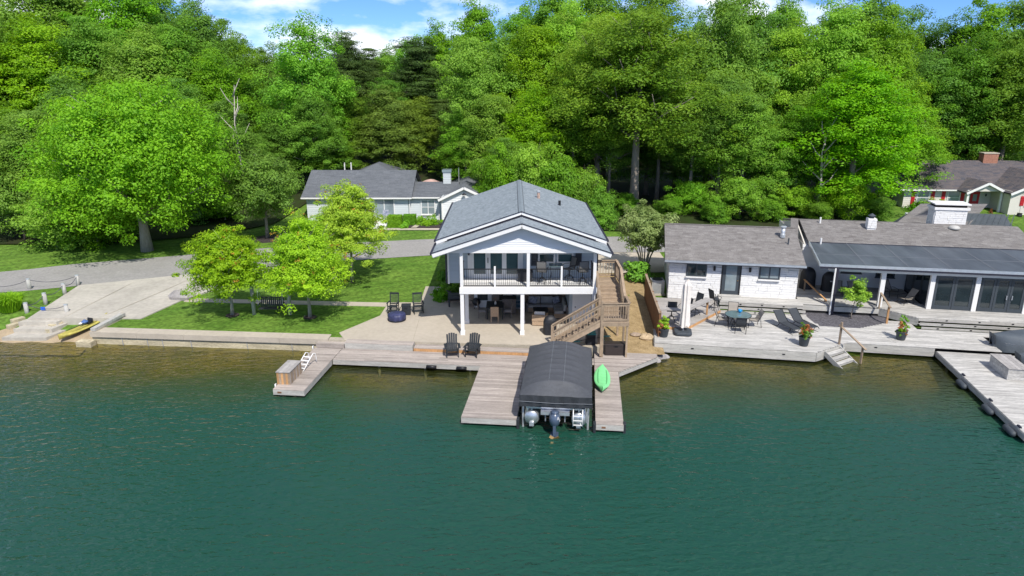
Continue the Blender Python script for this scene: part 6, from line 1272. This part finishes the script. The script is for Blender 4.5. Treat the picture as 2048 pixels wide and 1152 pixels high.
for (x, y, w, d_, hh, lb) in ((-10.9, 64.2, 1.2, 1.1, 1.0, 'clipped box hedge nearest the lane before the cottage'), (-9.6, 64.7, 1.1, 1.0, .95, 'clipped box hedge against the cottage wall')):
    t = thing('hedge', lb, 'hedge', (x, y, zc(x, y)), 0, 'cottage hedges'); N = 6500; p = RNG.random((N, 3)); k = RNG.integers(0, 3, N); sgn = RNG.integers(0, 2, N)
    for ax in range(3): p[k == ax, ax] = np.where(sgn[k == ax] > 0, 1, 0 if ax < 2 else 1)
    nn = np.zeros((N, 3)); nn[np.arange(N), k] = np.where(sgn > 0, 1, -1); nn[k == 2, 2] = 1; p = p+RNG.normal(size=(N, 3))*.02; P3 = (p-np.array([.5, .5, 0]))*np.array([w, d_, hh]); leaves('foliage', P3, nn+RNG.normal(size=(N, 3))*.45, .05, .5+RNG.normal(size=N)*.2, 'leaf_hedge', t); MB().box(-w*.46, w*.46, -d_*.46, d_*.46, 0, hh*.94).build('twigs', 'leaf_hedge', t)
for i, (x, y, r) in enumerate(((-8.6, 64.7, .5), (-7.9, 64.4, .6), (-7.2, 64.5, .5), (-9.9, 63.6, .35))): shrub(f'low spreading plant, {ORD[i]} in the bed before the cottage window', (x, y, zc(x, y)), r, .35, 'leaf_bright', n=20, group='cottage bed plants', size=.08)
struct('cottage_bed', MB().prism([(-10.2, 63.4), (-6.2, 63.4), (-6.4, 66.2), (-10.2, 66.2)], .9, 1.46), 'mulch_dark'); strip('cottage_walk', [(-16, 62.3), (-10.5, 62.6), (-6.4, 62.6)], [(-16, 63.2), (-10.5, 63.3), (-6.4, 63.3)], .06, 'concrete', 8); strip('stone_path', [(-9.3, 63.2), (-9.0, 64.5)], [(-8.8, 63.2), (-8.5, 64.5)], .13, 'concrete', 4)
struct('porch_slab', MB().prism([(-13.4, 62.9), (-11.6, 62.9), (-11.6, 66.2), (-13.4, 66.2)], .9, 1.6), 'white_paint')
t = thing('porch_chair', 'patterned chair on the cottage porch behind the lawn tree', 'chair', (-11.9, 64.9, 1.6)); MB().box(-.28, .28, -.28, .28, .38, .45).build('seat', 'pillow_blue', t); MB().cbox((0, .28, .78), (.56, .06, .7), (-.1, 0, 0)).build('backrest', 'pillow_blue', t)
for sx in (-1, 1):
    for sy in (-1, 1): piece('leg', t, 'white_paint', (sx*.25, sy*.25, .19), (.05, .05, .38))
# red-shuttered house at the right
RH = thing('shuttered_house', 'cream sided house with red shutters and mottled shingle roof at the far right', 'house', (40.2, 71.5, 1.55), R(-3))
MB().box(0, 16, 0, 9, -.6, 2.45).build('wall', 'cream_siding', RH); clap(RH, (0, -.02), (9.6, -.02), 0, 2.4, (0, -1), 'cream_siding', .2); MB().box(8.6, 16, -3.2, 0, -.6, 2.5).build('wing_wall', 'cream_siding', RH)
clap(RH, (9.7, -3.22), (16, -3.22), 0, 2.5, (0, -1), 'cream_siding', .2)
gable_roof(RH, -.2, 16.5, 0, 9, 2.45, 4.6, 'mottled_shingle', white=False, ov=.5)
gable_roof(RH, 5.2, 8.6, -2.0, 3, 2.35, 3.2, 'mottled_shingle', 'y', .3); gable_roof(RH, 8.7, 15.5, -3.2, 4, 2.5, 4.1, 'mottled_shingle', 'y', .35)
MB().plate([(5.0, -2.05, 2.3), (8.8, -2.05, 2.3), (6.9, -2.05, 3.1)], (0, .08, 0)).build('gable', 'cream_siding', RH); MB().plate([(8.7, -3.2, 2.5), (15.5, -3.2, 2.5), (12.1, -3.2, 4.0)], (0, .08, 0)).build('gable', 'cream_siding', RH)
for x in (5.2, 8.4): MB().box(x-.1, x+.1, -2.1, -1.9, 0, 2.4).build('post', 'white_paint', RH)
for x0, x1 in ((1.35, 2.45), (5.0-.6, 5.0+.5)): window(RH, x0, x1, .6, 2.05, -.05, bars=1, pane='pane_light')
def rshut(x, z0, z1, y): 
    s = MB().box(x, x+.36, y-.06, y-.02, z0, z1).build('shutter', 'shutter_red', RH)
    for z in np.arange(z0+.08, z1-.08, .16): piece('louvre', s, 'shutter_red', (x+.18, y-.065, float(z)), (.28, .02, .1), (.3, 0, 0))
for x in (.75, 2.7, 3.75, 5.65): rshut(x, .5, 2.1, -.02)
d = MB().box(6.6, 7.5, -.08, -.02, 0, 2.05).build('door', 'shutter_red', RH); MB().box(6.85, 7.25, -.095, -.081, 1.0, 1.7).build('pane', 'pane_light', d); 
window(RH, 10.1, 11.1, 1.2, 1.95, -3.24, pane='pane_dark'); rshut(9.55, 1.1, 2.05, -3.2); rshut(11.25, 1.1, 2.05, -3.2)
MB().lathe([(.05, 0), (.08, .1), (.05, .25)], 8, (8.1, -.1, 1.5)).build('wall_lamp', 'black_paint', RH)
c = MB().box(9.6, 11.1, 4.0, 4.9, 4.0, 5.35).build('chimney', 'brick_red', RH); MB().box(9.55, 11.15, 3.95, 4.95, 5.35, 5.45).build('chimney_cap', 'concrete', c)
MB().tube([(5.5, 5.2, 4.4), (5.5, 5.2, 4.85)], .12, 10).build('vent_pipe', 'galvanised', RH); MB().box(4.6, 16, -6.5, 0, -.55, -.04).build('porch_slab', 'concrete', RH)
pr_ = MB().bar((10.4, -4.2, .9), (12.4, -5.0, .1), .06, .06).build('stair_rail', 'black_paint', RH)
for k in range(7): c = Vector((10.4, -4.2, .45))+Vector((2, -.8, -.8))*(k/6); piece('baluster', pr_, 'black_paint', c, (.04, .04, .85))
rr0 = RH.matrix_basis
def rhp(x, y, z=0): c, s = math.cos(R(-3)), math.sin(R(-3)); return (40.2+x*c-y*s, 71.5+x*s+y*c, 1.55+z)
t = thing('flower_bowl', 'bowl of red flowers on the porch of the red-shuttered house', 'potted plant', rhp(7.3, -2.6, -.04)); MB().lathe([(.15, 0), (.3, .22), (.27, .22), (.1, .05)], 14).build('bowl', 'pot_grey', t); p, nn, ti = crown_pts(.2, .4, .28, P_round, 20, .08, 20); leaves('blossom', p, nn, .06, ti, 'leaf_pink', t)
t = thing('urn', 'dark urn on the porch of the red-shuttered house', 'urn', rhp(9.3, -3.9, -.04)); MB().lathe([(.16, 0), (.26, .3), (.2, .5), (.24, .55)], 14).build('body', 'black_paint', t)
for i, (x, y, r, lf) in enumerate(((1.0, -1.2, .9, 'leaf_hedge'), (2.2, -1.3, .8, 'leaf_sage'), (3.3, -1.2, .7, 'leaf_yellow'))): shrub(f'rounded shrub, {ORD[i]} from the left under the red-shuttered windows', rhp(x, y, -.2), r, 1.0, lf, n=40, group='shrubs of the red-shuttered house', size=.1)
